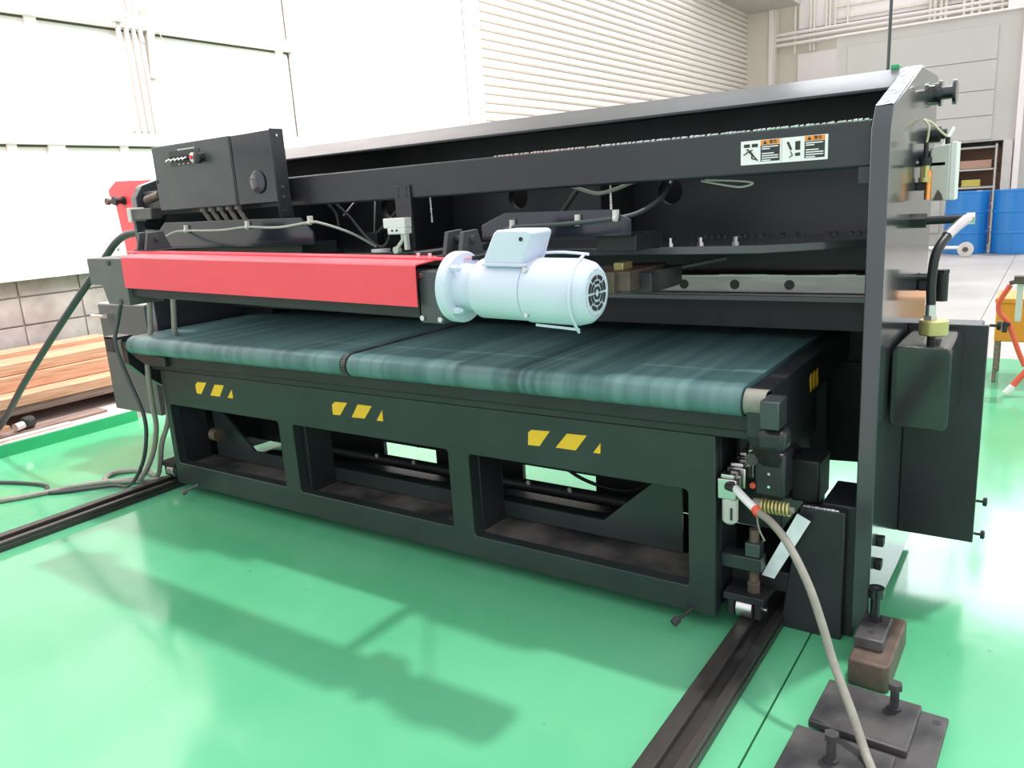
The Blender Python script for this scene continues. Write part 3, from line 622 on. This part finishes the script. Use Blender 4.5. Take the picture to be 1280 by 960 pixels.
# ------------------------------------------------------------------ gauge drive beam (red cover + gear box + motor)
rt = thing('drive_beam', (-0.62, -0.33, 0.90), 'tilted drive beam with long red cover and pale blue electric motor', 'drive unit')
RX, RY, RZ = -0.62, -0.33, 0.90
# modelled level, then the whole unit is tilted about its root
B().prism([(-0.41, 0.948), (-0.41, 1.050), (-0.405, 1.054), (-0.27, 1.062), (-0.27, 1.059), (-0.403, 1.051), (-0.407, 1.047), (-0.407, 0.948)], 'x', -1.935, -0.62).build('red_cover', 'red', rt)
B().prism([(-1.93, 1.052), (-0.63, 1.056), (-0.52, 1.062), (-2.05, 1.062)], 'y', -0.335, -0.27).build('cover_flap', 'red', rt)
B().box(-1.94, -0.635, -0.385, -0.28, 0.915, 1.04).build('beam_core', 'dark', rt, bevel=0.003)
B().prism([(-2.175, 0.950), (-2.175, 1.043), (-1.94, 1.046), (-1.94, 0.885), (-2.075, 0.885), (-2.10, 0.950)], 'y', -0.40, -0.27).build('end_cap', 'grey', rt, bevel=0.002)
for x, z in ((-2.03, 1.03), (-1.99, 0.897)): bolt(rt, (x, -0.40, z), (0, -1, 0), 0.009, 0.006, 'plates')
gb = B().box(-0.628, -0.555, -0.39, -0.26, 0.905, 1.036).build('gear_box', 'boxgrey', rt, bevel=0.003)
for x, z in ((-0.620, 1.024), (-0.620, 0.918), (-0.562, 0.917)): B().cyl((x, -0.39, z), (x, -0.396, z), 0.007, n=12).build('bolt', 'steel', gb)
mt = B().lathe((-0.555, RY, 0.992), (1, 0, 0), [(0, 0.086), (0.003, 0.089), (0.026, 0.089), (0.030, 0.085), (0.031, 0.060), (0.05, 0.056), (0.075, 0.060), (0.088, 0.070), (0.095, 0.0735), (0.232, 0.0735), (0.233, 0.070), (0.236, 0.070), (0.237, 0.0765), (0.36, 0.0765), (0.385, 0.070), (0.398, 0.058), (0.400, 0.050), (0.400, 0.046)], n=48).build('motor', 'motor', rt)
for k in range(4):
    a = math.radians(45 + 90 * k); y, z = RY + 0.073 * math.cos(a), 0.992 + 0.073 * math.sin(a)
    B().cyl((-0.525, y, z), (-0.505, y, z), 0.009, n=6).cyl((-0.51, y, z), (-0.498, y, z), 0.005, n=8).build('flange_bolt', 'motor', mt)
# fan grille: concentric slots
for r, n, hw in ((0.012, 4, 0.0035), (0.024, 6, 0.0035), (0.036, 8, 0.0045), (0.048, 10, 0.004)):
    b = B()
    for k in range(n):
        a0, a1 = 2 * math.pi * (k + 0.10) / n, 2 * math.pi * (k + 0.90) / n; st = 6; X0 = -0.555 + 0.4005 - (0.002 if r > 0.045 else 0)
        pts = [((r - hw) * math.cos(a0 + (a1 - a0) * i / st), (r - hw) * math.sin(a0 + (a1 - a0) * i / st)) for i in range(st + 1)]
        pts += [((r + hw) * math.cos(a1 + (a0 - a1) * i / st), (r + hw) * math.sin(a1 + (a0 - a1) * i / st)) for i in range(st + 1)]
        b.prism([(RY + p[0], 0.992 + p[1]) for p in pts], 'x', X0 - 0.002, X0 + 0.0012)
    b.build('vent_slot', 'ink', mt)
# junction box on the motor
jbm = B().prism([(-0.425, 1.058), (-0.425, 1.072), (-0.395, 1.128), (-0.385, 1.135), (-0.300, 1.135), (-0.292, 1.128), (-0.310, 1.075), (-0.318, 1.058)], 'y', -0.385, -0.29).build('terminal_box', 'motor', mt, bevel=0.004)
B().box(-0.43, -0.31, -0.39, -0.285, 1.052, 1.060).build('terminal_flange', 'motor', mt, bevel=0.002)
bolt(mt, (-0.318, -0.385, 1.115), (0, -1, 0), 0.005, 0.003, 'dark', 'screw')
bx('name_plate', 'plates', mt, -0.41, -0.345, RY - 0.036, RY - 0.004, 1.056, 1.064, 0)
for x, z in ((-0.307, 0.995 + 0.052), (-0.307, 0.995 - 0.052)): B().cyl((x, RY - 0.055, z), (x, RY - 0.064, z), 0.006, n=10).build('screw', 'steel', mt)
B().tube([(-0.30, RY + 0.02, 1.078), (-0.25, RY + 0.02, 1.080), (-0.185, RY + 0.02, 1.076)], 0.0035, n=6, sub=2).build('guard_rod', 'motor', mt)
B().tube([(-0.30, RY - 0.03, 0.915), (-0.24, RY - 0.03, 0.913), (-0.185, RY - 0.03, 0.911)], 0.0035, n=6, sub=2).build('guard_rod', 'motor', mt)
B().tube([(-0.186, RY - 0.03, 0.905), (-0.183, RY - 0.07, 0.95), (-0.183, RY - 0.078, 1.0), (-0.186, RY - 0.05, 1.05), (-0.188, RY + 0.0, 1.075)], 0.0035, n=6, sub=4).build('guard_rod', 'motor', mt)
# clevis brackets
for x, s in ((-0.62, 1), (-2.02, 1)):
    cl = B().box(x - 0.02, x + 0.10, -0.30, -0.20, 1.055, 1.066).build('clevis_base', 'dark', rt, bevel=0.002)
    for dx in (0.0, 0.05):
        B().prism([(-0.30, 1.066), (-0.285, 1.125), (-0.225, 1.128), (-0.20, 1.066)], 'x', x + dx, x + dx + 0.012).build('clevis_plate', 'boxgrey', cl, bevel=0.001)
    B().cyl((x - 0.01, -0.255, 1.105), (x + 0.075, -0.255, 1.105), 0.010, n=14).build('clevis_pin', 'plates', cl)
for x in (-0.66, -0.70, -2.14): B().cyl((x, -0.30, 1.060), (x, -0.30, 1.072), 0.006, n=6).build('bolt', 'steel', rt)
rt.rotation_euler.y = 0.0255

# gauge clamp blocks right of the motor
gc = thing('gauge_clamp', (-0.3, 0.1, 0.93), 'worn brown steel clamp blocks right of the motor above the belt', 'clamp')
B().box(-0.42, -0.30, 0.04, 0.30, 0.925, 0.985).build('block', 'rust', gc, bevel=0.003)
B().box(-0.318, -0.262, 0.06, 0.32, 0.930, 0.984).build('block', 'rust', gc, bevel=0.003)
bx('jaw', 'plates', gc, -0.285, -0.225, 0.12, 0.34, 0.918, 0.975, 0.003)
B().box(-0.33, -0.30, 0.10, 0.16, 0.984, 1.005).build('tab', 'brass', gc, bevel=0.002)
bolt(gc, (-0.275, 0.12, 0.94), (0, -1, 0), 0.007, 0.006, 'chrome')
B().cyl((-0.24, 0.34, 0.965), (-0.12, 0.42, 0.985), 0.008, n=10).build('rod', 'plates', gc)

# ------------------------------------------------------------------ conveyor table
ct = thing('conveyor_table', (-1.25, 0.0, 0), 'wheeled black conveyor table with two green belts in front of the shear', 'conveyor')
holes = [rrect(-2.466, -1.750, 0.143, 0.413, 0.012), rrect(-1.668, -0.908, 0.137, 0.409, 0.012), rrect(-0.822, -0.077, 0.122, 0.405, 0.012)]
fr = plate_with_holes((-2.5, 0.0, 0.045, 0.566), holes, 0.0, 0.045).build('front_frame', 'frame', ct, bevel=0.003)
bx('tray', 'dust', ct, -2.48, -0.02, 0.045, 0.19, 0.110, 0.122, 0)
bx('added_dark_sheet', 'dark', ct, -2.46, -0.06, 0.185, 0.66, 0.02, 0.035, 0)  # dark sheet added to darken the pale floor seen under the inner frame
inner = plate_with_holes([(-2.42, 0.13), (-0.165, 0.13), (-0.165, 0.56), (-2.42, 0.56)], [[(-2.15, 0.185), (-0.43, 0.185), (-0.215, 0.375), (-0.215, 0.50), (-2.38, 0.50), (-2.38, 0.375)][::-1]], 0.17, 0.18).build('inner_frame', 'frame', ct)
for x in (-2.5, -1.70, -0.865, -0.05): bx('cross_rib', 'black', ct, x, x + 0.05 if x > -2.5 else x + 0.03, 0.045, 0.17, 0.06 if x in (-2.5, -0.05) else 0.12, 0.56, 0.002)
bx('top_rail', 'black', ct, -2.56, 0.10, 0.0, 0.11, 0.566, 0.60, 0.003)
bx('top_rail', 'dark', ct, -2.56, 0.10, -0.04, 0.05, 0.598, 0.655, 0.006)
# side beams of the conveyor
B().prism([(-0.075, 0.60), (-0.075, 0.70), (-0.06, 0.712), (0.84, 0.712), (0.84, 0.62), (0.42, 0.60), (0.22, 0.50), (0.08, 0.46), (-0.02, 0.54)], 'x', 0.105, 0.150).build('side_beam', 'black', ct, bevel=0.002)
B().prism([(-0.075, 0.60), (-0.075, 0.70), (-0.06, 0.712), (0.84, 0.712), (0.84, 0.62), (0.42, 0.60), (0.22, 0.50), (0.08, 0.46), (-0.02, 0.54)], 'x', -2.64, -2.60).build('side_beam', 'black', ct, bevel=0.002)
for k in range(3): B().prism([(0.335 + k * 0.035, 0.655), (0.352 + k * 0.035, 0.668), (0.368 + k * 0.035, 0.625), (0.351 + k * 0.035, 0.613)], 'x', 0.150, 0.1512).build('yellow_mark', 'yellow', ct)
bx('end_bracket', 'plate', ct, 0.152, 0.196, -0.125, -0.055, 0.638, 0.706, 0.003)
B().box(0.138, 0.205, -0.105, -0.04, 0.578, 0.628).build('end_bracket', 'black', ct, bevel=0.012)
B().box(-2.70, -2.64, -0.11, -0.10, 0.655, 0.722).box(-2.70, -2.60, -0.11, -0.04, 0.712, 0.724).build('end_bracket', 'black', ct, bevel=0.002)
B().prism([(-2.60, 0.66), (-2.60, 0.64), (-2.50, 0.60), (-2.35, 0.60), (-2.35, 0.64)], 'y', -0.06, 0.0).build('end_gusset', 'black', ct, bevel=0.002)
B().cyl((0.098, -0.05, 0.682), (0.150, -0.05, 0.682), 0.032, n=28).build('end_roller', 'hose', ct)
B().cyl((-2.62, -0.05, 0.682), (-2.56, -0.05, 0.682), 0.028, n=24).build('end_roller', 'rust', ct)
def belt(x0, x1):
    r = 0.038; cy_, cz_ = -0.052, 0.682; pts = []
    for k in range(15):
        a = math.radians(90 + 180 * k / 14); pts.append((cy_ + r * math.cos(a), cz_ + r * math.sin(a)))
    out = [(0.84, 0.720)] + [(y, z) for y, z in pts] + [(0.84, 0.645)]
    return B().prism(out, 'x', x0, x1)
K_b = belt(-1.240, 0.094).build('belt', 'belt', ct)
belt(-2.575, -1.275).build('belt', 'belt', ct)
b = B()
for k in range(13):
    a = math.radians(100 + 150 * k / 12); y, z = -0.052 + 0.036 * math.cos(a), 0.682 + 0.036 * math.sin(a)
    b.cyl((-1.268, y, z), (-1.247, y, z), 0.005, n=6)
b.tube([(-1.258, -0.05, 0.715), (-1.256, 0.2, 0.716), (-1.258, 0.6, 0.715)], 0.008, n=8, sub=3).build('drive_chain', 'plates', ct)
tp = [( -0.004, -0.001)]
def ymark(pts): 
    return B().prism(pts, 'y', -0.0018, 0.0002).build('yellow_mark', 'yellow', ct)
for P in ([(-2.251, .518), (-2.234, .532), (-2.172, .534), (-2.219, .481), (-2.250, .483)], [(-2.116, .531), (-2.056, .532), (-2.094, .482), (-2.157, .481)], [(-2.008, .519), (-2.007, .482), (-2.042, .482)],
          [(-1.430, .513), (-1.412, .525), (-1.352, .526), (-1.395, .476), (-1.432, .475)], [(-1.299, .526), (-1.231, .526), (-1.272, .477), (-1.336, .475)], [(-1.183, .517), (-1.184, .477), (-1.214, .476)],
          [(-.583, .507), (-.572, .517), (-.506, .520), (-.545, .469), (-.586, .468)], [(-.447, .520), (-.381, .522), (-.420, .472), (-.488, .472)], [(-.337, .505), (-.339, .473), (-.362, .473)]): ymark(P)
for x in (-0.095, -2.38): B().cyl((x + 0.03, 0.0, 0.058), (x, -0.055, 0.035), 0.005, n=8).cyl((x + 0.004, -0.045, 0.039), (x - 0.003, -0.062, 0.032), 0.012, n=6).build('jack_bolt', 'plates', ct)
# pneumatic cylinder tube and rods inside
B().cyl((-2.3, 0.36, 0.060), (-0.3, 0.36, 0.060), 0.055, n=24).build('cylinder_tube', 'frame', ct)
B().cyl((-2.3, 0.46, 0.125), (-0.3, 0.46, 0.125), 0.024, n=16).build('shaft', 'dark', ct)
for x in (-1.66, -1.45, -1.16, -0.88, -0.70): bolt(ct, (x, 0.43, 0.155), (0, -1, 0), 0.010, 0.012, 'steel')
for x0, x1 in ((XL, -1.87), (-1.55, -1.08), (-0.735, 0.12)): bx('rear_plate', 'dark', mc, x0, x1, 0.68, 0.70, 0.03, 0.62, 0)
for x0, x1 in ((-1.87, -1.55), (-1.08, -0.735)): bx('rear_plate', 'dark', mc, x0, x1, 0.68, 0.70, 0.115, 0.62, 0)
tag(B().tube([(-1.95, 0.5, 0.36), (-1.75, 0.5, 0.28), (-1.5, 0.5, 0.25), (-1.25, 0.5, 0.26), (-1.12, 0.5, 0.27)], 0.008, n=8).build('inner_cable', 'rubber'), 'black cable crossing the pale gap seen through the middle frame opening', 'cable')
for k in range(4): tag(B().tube([(-1.45, 0.45, 0.215), (-1.3, 0.45, 0.225 + k * 0.012), (-1.1, 0.45, 0.21 + k * 0.022)], 0.005, n=6).build('air_line', 'rubber'), 'thin black air line fanning out behind the middle frame opening, %s of four' % ('lowest', 'second lowest', 'second highest', 'highest')[k], 'hose', 'air lines under the table')
tag(B().tube([(-0.80, 0.45, 0.36), (-0.78, 0.45, 0.29), (-0.72, 0.45, 0.22), (-0.6, 0.43, 0.19), (-0.45, 0.40, 0.20), (-0.33, 0.35, 0.28), (-0.28, 0.3, 0.38)], 0.007, n=8).build('inner_cable', 'rubber'), 'black cable curving through the right frame opening', 'cable')
tag(B().cyl((-2.33, 0.10, 0.265), (-2.29, 0.10, 0.265), 0.028, n=16).build('rusty_hook', 'rust'), 'rusty ring fixed inside the left frame opening', 'ring')

# wheels on the rails and their yokes
for x in (0.068, -2.60):
    wy = B().box(x - 0.055, x + 0.055, 0.02, 0.10, 0.098, 0.118).box(x - 0.045, x - 0.028, 0.03, 0.09, 0.05, 0.10).box(x + 0.028, x + 0.045, 0.03, 0.09, 0.05, 0.10).build('wheel_yoke', 'dark', ct, bevel=0.002)
    B().lathe((x - 0.024, 0.055, 0.073), (1, 0, 0), [(0, 0.028), (0.003, 0.033), (0.045, 0.033), (0.048, 0.028)], n=28).build('wheel', 'steel', wy)
    B().cyl((x - 0.05, 0.055, 0.073), (x + 0.055, 0.055, 0.073), 0.007, n=10).build('axle', 'steel', wy)
B().cyl((0.085, 0.06, 0.118), (0.085, 0.06, 0.30), 0.013, n=16).cyl((0.085, 0.06, 0.118), (0.085, 0.06, 0.15), 0.018, n=6).build('jack_screw', 'rust', ct)
bx('jack_arm', 'frame', ct, 0.0, 0.11, 0.035, 0.085, 0.185, 0.225, 0.003)
bx('jack_nut', 'plate', ct, 0.065, 0.105, 0.04, 0.08, 0.225, 0.265, 0.003)
bx('chassis_block', 'dark', ct, 0.0, 0.19, 0.12, 0.45, 0.10, 0.16, 0.004)
bx('chassis_block', 'dark', ct, 0.02, 0.14, 0.12, 0.40, 0.28, 0.56, 0.004)
bx('chassis_block', 'dark', ct, 0.14, 0.215, 0.20, 0.32, 0.34, 0.46, 0.006)
bx('gear_housing', 'black', ct, 0.085, 0.165, 0.05, 0.13, 0.40, 0.52, 0.008)
B().cyl((0.085, 0.03, 0.505), (0.085, 0.05, 0.505), 0.017, n=20).build('gauge_dial', 'plates', ct)
for z in (0.43, 0.465): bolt(ct, (0.125, 0.05, z), (0, -1, 0), 0.004, 0.004, 'chrome', 'screw')
sg = thing('coil_spring', (0.16, 0.06, 0.37), 'yellowish coil spring beside the air regulator', 'spring')
b = B(); pts = []
for k in range(8 * 11 + 1):
    a = 2 * math.pi * k / 11; pts.append((0.105 + 0.075 * k / 88, 0.05 + 0.016 * math.cos(a), 0.375 + 0.016 * math.sin(a)))
b.tube(pts, 0.0035, n=6, sub=1).build('coil', 'brass', sg)
B().cyl((0.085, 0.05, 0.375), (0.107, 0.05, 0.375), 0.017, n=16).cyl((0.10, 0.05, 0.375), (0.19, 0.05, 0.375), 0.008, n=10).build('spring_seat', 'hose', sg)
# air preparation unit
ar = thing('air_regulator', (0.03, 0.03, 0.29), 'metal air filter regulator with clear bowl at the right end of the table frame', 'regulator')
for k, (y, zt) in enumerate(((0.0, 0.440), (0.05, 0.457), (0.10, 0.472))):
    B().box(0.005 + k * .008, 0.055 + k * .008, y, y + 0.042, zt - 0.045, zt + 0.012).box(0.012 + k * .008, 0.048 + k * .008, y + .004, y + 0.038, zt + 0.012, zt + 0.024).build('valve_body', 'steel', ar, bevel=0.003)
B().lathe((0.033, 0.02, 0.322), (0, 0, 1), [(0, 0.010), (0.006, 0.018), (0.012, 0.021), (0.072, 0.021), (0.074, 0.019)], n=20).build('bowl', 'cream', ar)
bx('sight_slot', 'ink', ar, 0.040, 0.046, -0.003, 0.001, 0.340, 0.374, 0.001)
B().lathe((0.060, 0.12, 0.476), (0, 0, 1), [(0, 0.021), (0.030, 0.021), (0.036, 0.016), (0.050, 0.012)], n=20).build('regulator_knob', 'steel', ar)
B().cyl((0.082, 0.06, 0.425), (0.082, 0.05, 0.425), 0.008, n=12).build('red_cap', 'redw', ar)
B().cyl((0.034, -0.005, 0.436), (0.058, -0.02, 0.438), 0.011, n=12).build('inlet_fitting', 'plates', ar)
# air hose from the regulator to the floor
ah = thing('air_hose', (0.3, -0.2, 0.0), 'thick grey air hose falling from the regulator to the floor by the steel plates', 'hose')
B().tube([(0.058, -0.015, 0.437), (0.090, -0.040, 0.424), (0.122, -0.060, 0.410)], 0.0105, n=12).build('coupler', 'white', ah)
B().cyl((0.122, -0.058, 0.410), (0.136, -0.068, 0.400), 0.012, n=14).build('red_ring', 'redw', ah)
B().tube([(0.130, -0.064, 0.404), (0.172, -0.095, 0.398), (0.229, -0.15, 0.375), (0.289, -0.20, 0.309), (0.330, -0.235, 0.235), (0.362, -0.262, 0.165), (0.413, -0.32, 0.099), (0.450, -0.365, 0.045), (0.478, -0.42, 0.034), (0.56, -0.62, 0.012), (0.72, -0.85, 0.012)], 0.0095, n=14).build('hose', 'hose', ah)
tag(B().tube([(0.128, -0.060, 0.395), (0.134, -0.062, 0.36), (0.150, -0.065, 0.33)], 0.0022, n=6).build('tie_tail', 'hose'), 'thin tie hanging from the red hose ring', 'cable tie')
# light sheet-steel strip leaning
K['galv'] = mat('galvanised', (0.80, 0.84, 0.92), 0.28, metal=0.1, noise=0.3, nscale=20)
tag(B().prism([(0.222, 0.336), (0.188, 0.352), (0.098, 0.158), (0.132, 0.154)], 'y', 0.085, 0.089).build('metal_strip', 'galv'), 'bright galvanised strip leaning diagonally right of the air regulator', 'metal strip')

# ------------------------------------------------------------------ rails
for x0, x1, lab in ((0.047, 0.152, 'black steel floor rail running towards the camera at the right end'), (-2.665, -2.555, 'black steel floor rail at the left end of the conveyor table')):
    r_ = thing('floor_rail', ((x0 + x1) / 2, -1.2, 0), lab, 'rail', None)
    bx('base', 'railm', r_, x0, x1, -3.4, 0.45, 0.0, 0.022, 0.002)
    bx('head', 'railm', r_, x0 + 0.004, x0 + 0.044, -3.4, 0.45, 0.022, 0.040, 0.003)
    bx('lip', 'railm', r_, x1 - 0.03, x1 - 0.004, -3.4, 0.45, 0.022, 0.036, 0.003)

# ------------------------------------------------------------------ foot block, pads and floor plates
tag(B().prism([(0.355, -0.072), (0.436, -0.076), (0.447, -0.066), (0.449, 0.175), (0.366, 0.175), (0.366, 0.115), (0.355, 0.115)], 'z', 0.0, 0.071).build('support_block', 'rust', bevel=0.006), 'rusty brown steel block under the right side plate', 'block')
lp = thing('levelling_pad', (0.39, 0.05, 0.071), 'dark steel levelling pad with a tall bolt on the rusty brown block', 'levelling pad')
B().prism([(0.356, -0.015), (0.422, -0.015), (0.422, 0.118), (0.366, 0.118), (0.366, 0.112), (0.356, 0.112)], 'z', 0.071, 0.100).build('pad', 'plates', lp, bevel=0.003)
B().cyl((0.389, 0.022, 0.0995), (0.389, 0.022, 0.1008), 0.008, n=14).build('hole', 'ink', lp)
B().cyl((0.386, 0.085, 0.100), (0.386, 0.085, 0.110), 0.018, n=6).cyl((0.386, 0.085, 0.108), (0.386, 0.085, 0.166), 0.0125, n=16).cyl((0.386, 0.085, 0.165), (0.386, 0.085, 0.190), 0.0195, n=20).build('levelling_bolt', 'gloss', lp)
B().cyl((0.386, 0.085, 0.1895), (0.386, 0.085, 0.1905), 0.009, n=6).build('socket', 'ink', lp)
def floor_plate(x0, x1, y0, y1, z0, z1, bx_, by_, rz, lab, hole):
    t = thing('steel_plate', ((x0 + x1) / 2, (y0 + y1) / 2, z0), lab, 'steel plate', 'steel foot plates at the lower right')
    B().box(x0, x1, y0, y1, z0, z1).build('plate', 'plates', t, bevel=0.003)
    B().cyl((hole[0], hole[1], z1 - .0005), (hole[0], hole[1], z1 + .0006), 0.009, n=14).build('hole', 'ink', t)
    if bx_ is not None:
        B().cyl((bx_, by_, z1), (bx_, by_, z1 + 0.006), 0.016, n=20).cyl((bx_, by_, z1), (bx_, by_, z1 + 0.052), 0.0095, n=14).cyl((bx_, by_, z1 + 0.050), (bx_, by_, z1 + 0.064), 0.0155, n=6).build('stud', 'plates', t)
    t.rotation_euler.z = rz
    return t
floor_plate(0.345, 0.575, -0.345, -0.115, 0.0, 0.014, None, None, -0.03, 'dark flat steel plate lying lowest beside the air hose', (0.555, -0.145))
floor_plate(0.322, 0.522, -0.30, -0.122, 0.014, 0.032, 0.472, -0.165, -0.03, 'upper dark steel plate with a stud, nearest the rusty block', (0.400, -0.205))
floor_plate(0.300, 0.500, -0.500, -0.325, 0.014, 0.032, 0.392, -0.405, -0.03, 'front dark steel plate with a stud, cut by the bottom of the photo', (0.445, -0.37))
floor_plate(0.300, 0.53, -0.60, -0.345, 0.0, 0.014, None, None, -0.03, 'dark flat steel plate under the front stud plate', (0.32, -0.55))

# ------------------------------------------------------------------ cables on the left
tag(B().tube([(-2.52, 0.15, 1.14), (-2.72, 0.12, 1.150), (-2.83, 0.10, 1.12), (-2.95, 0.07, 1.02), (-3.30, 0.02, 0.75), (-3.72, -0.02, 0.43), (-4.02, -0.04, 0.19), (-4.10, -0.09, 0.118), (-4.13, -0.30, 0.108), (-4.12, -0.70, 0.108)], 0.017, n=12).build('power_cable', 'cableb'), 'thick black cable slanting from the machine down to the left platform', 'cable')
pg = thing('cable_plug', (-4.12, 0.06, 0.08), 'round black plug with steel collar lying on the platform by the slanting cable', 'plug')
B().lathe((-4.10, 0.13, 0.125), (0.3, -1, 0), [(0, 0.03), (0.01, 0.036), (0.05, 0.036), (0.06, 0.028)], n=20).build('plug_body', 'rubber', pg)
B().cyl((-4.083, 0.07, 0.118), (-4.07, 0.02, 0.115), 0.024, n=14).build('collar', 'steel', pg)
tag(B().tube([(-2.46, -0.14, 0.905), (-2.526, -0.1, 0.885), (-2.578, -0.1, 0.80), (-2.58, -0.13, 0.70), (-2.549, -0.12, 0.556), (-2.51, -0.1, 0.381), (-2.535, -0.1, 0.25), (-2.61, -0.10, 0.13), (-2.72, -0.11, 0.03), (-2.86, -0.12, 0.012), (-3.05, -0.30, 0.010), (-3.20, -0.26, 0.010), (-3.5, -0.36, 0.010), (-3.9, -0.6, 0.01)], 0.0085, n=10).build('black_floor_cable', 'cableb'), 'thin black cable dropping from the grey end cap and looping across the floor', 'cable')
tag(B().tube([(-2.48, 0.0, 0.90), (-2.505, 0.0, 0.80), (-2.52, 0.0, 0.735), (-2.535, -0.03, 0.60), (-2.55, -0.03, 0.42), (-2.57, -0.02, 0.30), (-2.62, -0.03, 0.17), (-2.70, -0.05, 0.06), (-2.85, -0.02, 0.013), (-3.0, -0.17, 0.012), (-3.15, -0.45, 0.012), (-3.5, -0.85, 0.012), (-3.8, -1.1, 0.012)], 0.0115, n=10).build('grey_floor_hose', 'hose'), 'beige grey hose running down the left frame edge and out across the floor', 'hose')
tag(B().tube([(-2.34, 0.02, 0.90), (-2.36, 0.02, 0.80), (-2.37, 0.02, 0.735), (-2.42, 0.06, 0.66), (-2.56, 0.06, 0.60), (-2.555, 0.04, 0.35), (-2.58, 0.0, 0.22), (-2.66, 0.02, 0.10), (-2.76, 0.05, 0.02), (-2.92, 0.08, 0.012), (-3.03, 0.0, 0.012), (-2.96, -0.09, 0.012), (-2.80, -0.03, 0.013), (-2.70, 0.06, 0.013)], 0.0115, n=10).build('grey_looped_hose', 'hose'), 'beige grey hose with a loop on the floor beside the left frame foot', 'hose')

# ------------------------------------------------------------------ right background
g = 'blue oil drums'
def drum(x, y, lab):
    t = thing('oil_drum', (x, y, 0), lab, 'drum', g)
    P = [(0, 0.280), (0.006, 0.290), (0.02, 0.290), (0.024, 0.284), (0.28, 0.284), (0.29, 0.293), (0.305, 0.293), (0.315, 0.284), (0.57, 0.284), (0.58, 0.293), (0.595, 0.293), (0.605, 0.284), (0.855, 0.284), (0.86, 0.290), (0.878, 0.290), (0.88, 0.284), (0.865, 0.278)]
    B().lathe((x, y, 0), (0, 0, 1), P, n=36).build('drum_shell', 'blue', t)
    B().cyl((x + 0.15, y - 0.1, 0.865), (x + 0.15, y - 0.1, 0.885), 0.035, n=14).build('bung', 'white', t)
drum(-0.44, 11.55, 'blue oil drum behind the oil hose, left of the pair')
drum(0.17, 11.50, 'blue oil drum at the right edge of the photo')
ca = thing('drum_trolley', (-0.5, 11.0, 0), 'low pale trolley with a round wheel in front of the left blue drum', 'trolley')
B().cyl((-0.90, 10.9, 0.13), (-0.42, 10.9, 0.13), 0.022, n=10).build('frame_bar', 'white', ca)
B().lathe((-0.37, 10.86, 0.105), (0, 1, 0), [(0, 0.06), (0.004, 0.100), (0.05, 0.100), (0.054, 0.06)], n=24).build('wheel', 'cream', ca)
B().cyl((-0.37, 10.84, 0.105), (-0.37, 10.93, 0.105), 0.035, n=14).build('wheel_hub', 'plates', ca)
B().cyl((-0.37, 10.90, 0.105), (-0.44, 10.90, 0.14), 0.03, n=10).build('fork', 'white', ca)
# orange bin and red/white folding barrier
ob = thing('orange_bin', (0.56, 3.3, 0), 'orange bin on thin brown legs at the right edge behind the cover', 'bin')
B().box(0.437, 0.80, 3.25, 3.6, 0.24, 0.47).build('bin_body', 'orangep', ob, bevel=0.008)
B().box(0.43, 0.81, 3.24, 3.61, 0.46, 0.485).build('rim', 'orangep', ob, bevel=0.003)
for x, y in ((0.45, 3.27), (0.78, 3.27), (0.45, 3.57), (0.78, 3.57)): bx('leg', 'woodd', ob, x - .01, x + .01, y - .01, y + .01, 0, 0.24, 0)
ba = thing('folding_barrier', (0.56, 3.0, 0), 'red folding barrier with white foot beside the orange bin', 'barrier')
B().tube([(0.505, 3.0, 0.59), (0.462, 3.0, 0.50), (0.468, 3.0, 0.44), (0.510, 3.0, 0.385), (0.565, 3.0, 0.24), (0.600, 3.0, 0.16)], 0.013, n=8).build('rail_bar', 'redw', ba)
B().tube([(0.62, 3.0, 0.15), (0.57, 2.98, 0.08), (0.548, 2.96, 0.045)], 0.016, n=8).build('leg_bar', 'redw', ba)
B().tube([(0.555, 2.965, 0.055), (0.525, 2.95, 0.014)], 0.018, n=8, sub=2).build('foot', 'white', ba)
B().box(0.535, 0.565, 2.985, 3.015, 0.40, 0.60).build('post', 'cream', ba, bevel=0.003)
B().box(0.52, 0.60, 2.97, 3.03, 0.60, 0.64).cyl((0.50, 3.0, 0.60), (0.53, 3.0, 0.61), 0.012, n=8).build('clamp', 'rust', ba, bevel=0.003)
B().cyl((0.495, 2.99, 0.395), (0.495, 2.99, 0.34), 0.012, n=8).cyl((0.46, 2.99, 0.375), (0.52, 2.99, 0.385), 0.010, n=8).build('hinge', 'dark', ba)
# black hanging cable above the machine
tag(B().tube([(-0.476, 5.0, 1.2), (-0.474, 5.0, 2.2), (-0.468, 5.0, 3.2), (-0.46, 5.0, 6.5)], 0.012, n=8).build('ceiling_cable', 'cableb'), 'thin black cable hanging straight down behind the top right of the machine', 'cable')
tag(bx('green_tag', 'greenp', None, 0.285, 0.305, 0.56, 0.60, 1.472, 1.484, 0.002), 'tiny green tag on the top right corner of the machine', 'tag')
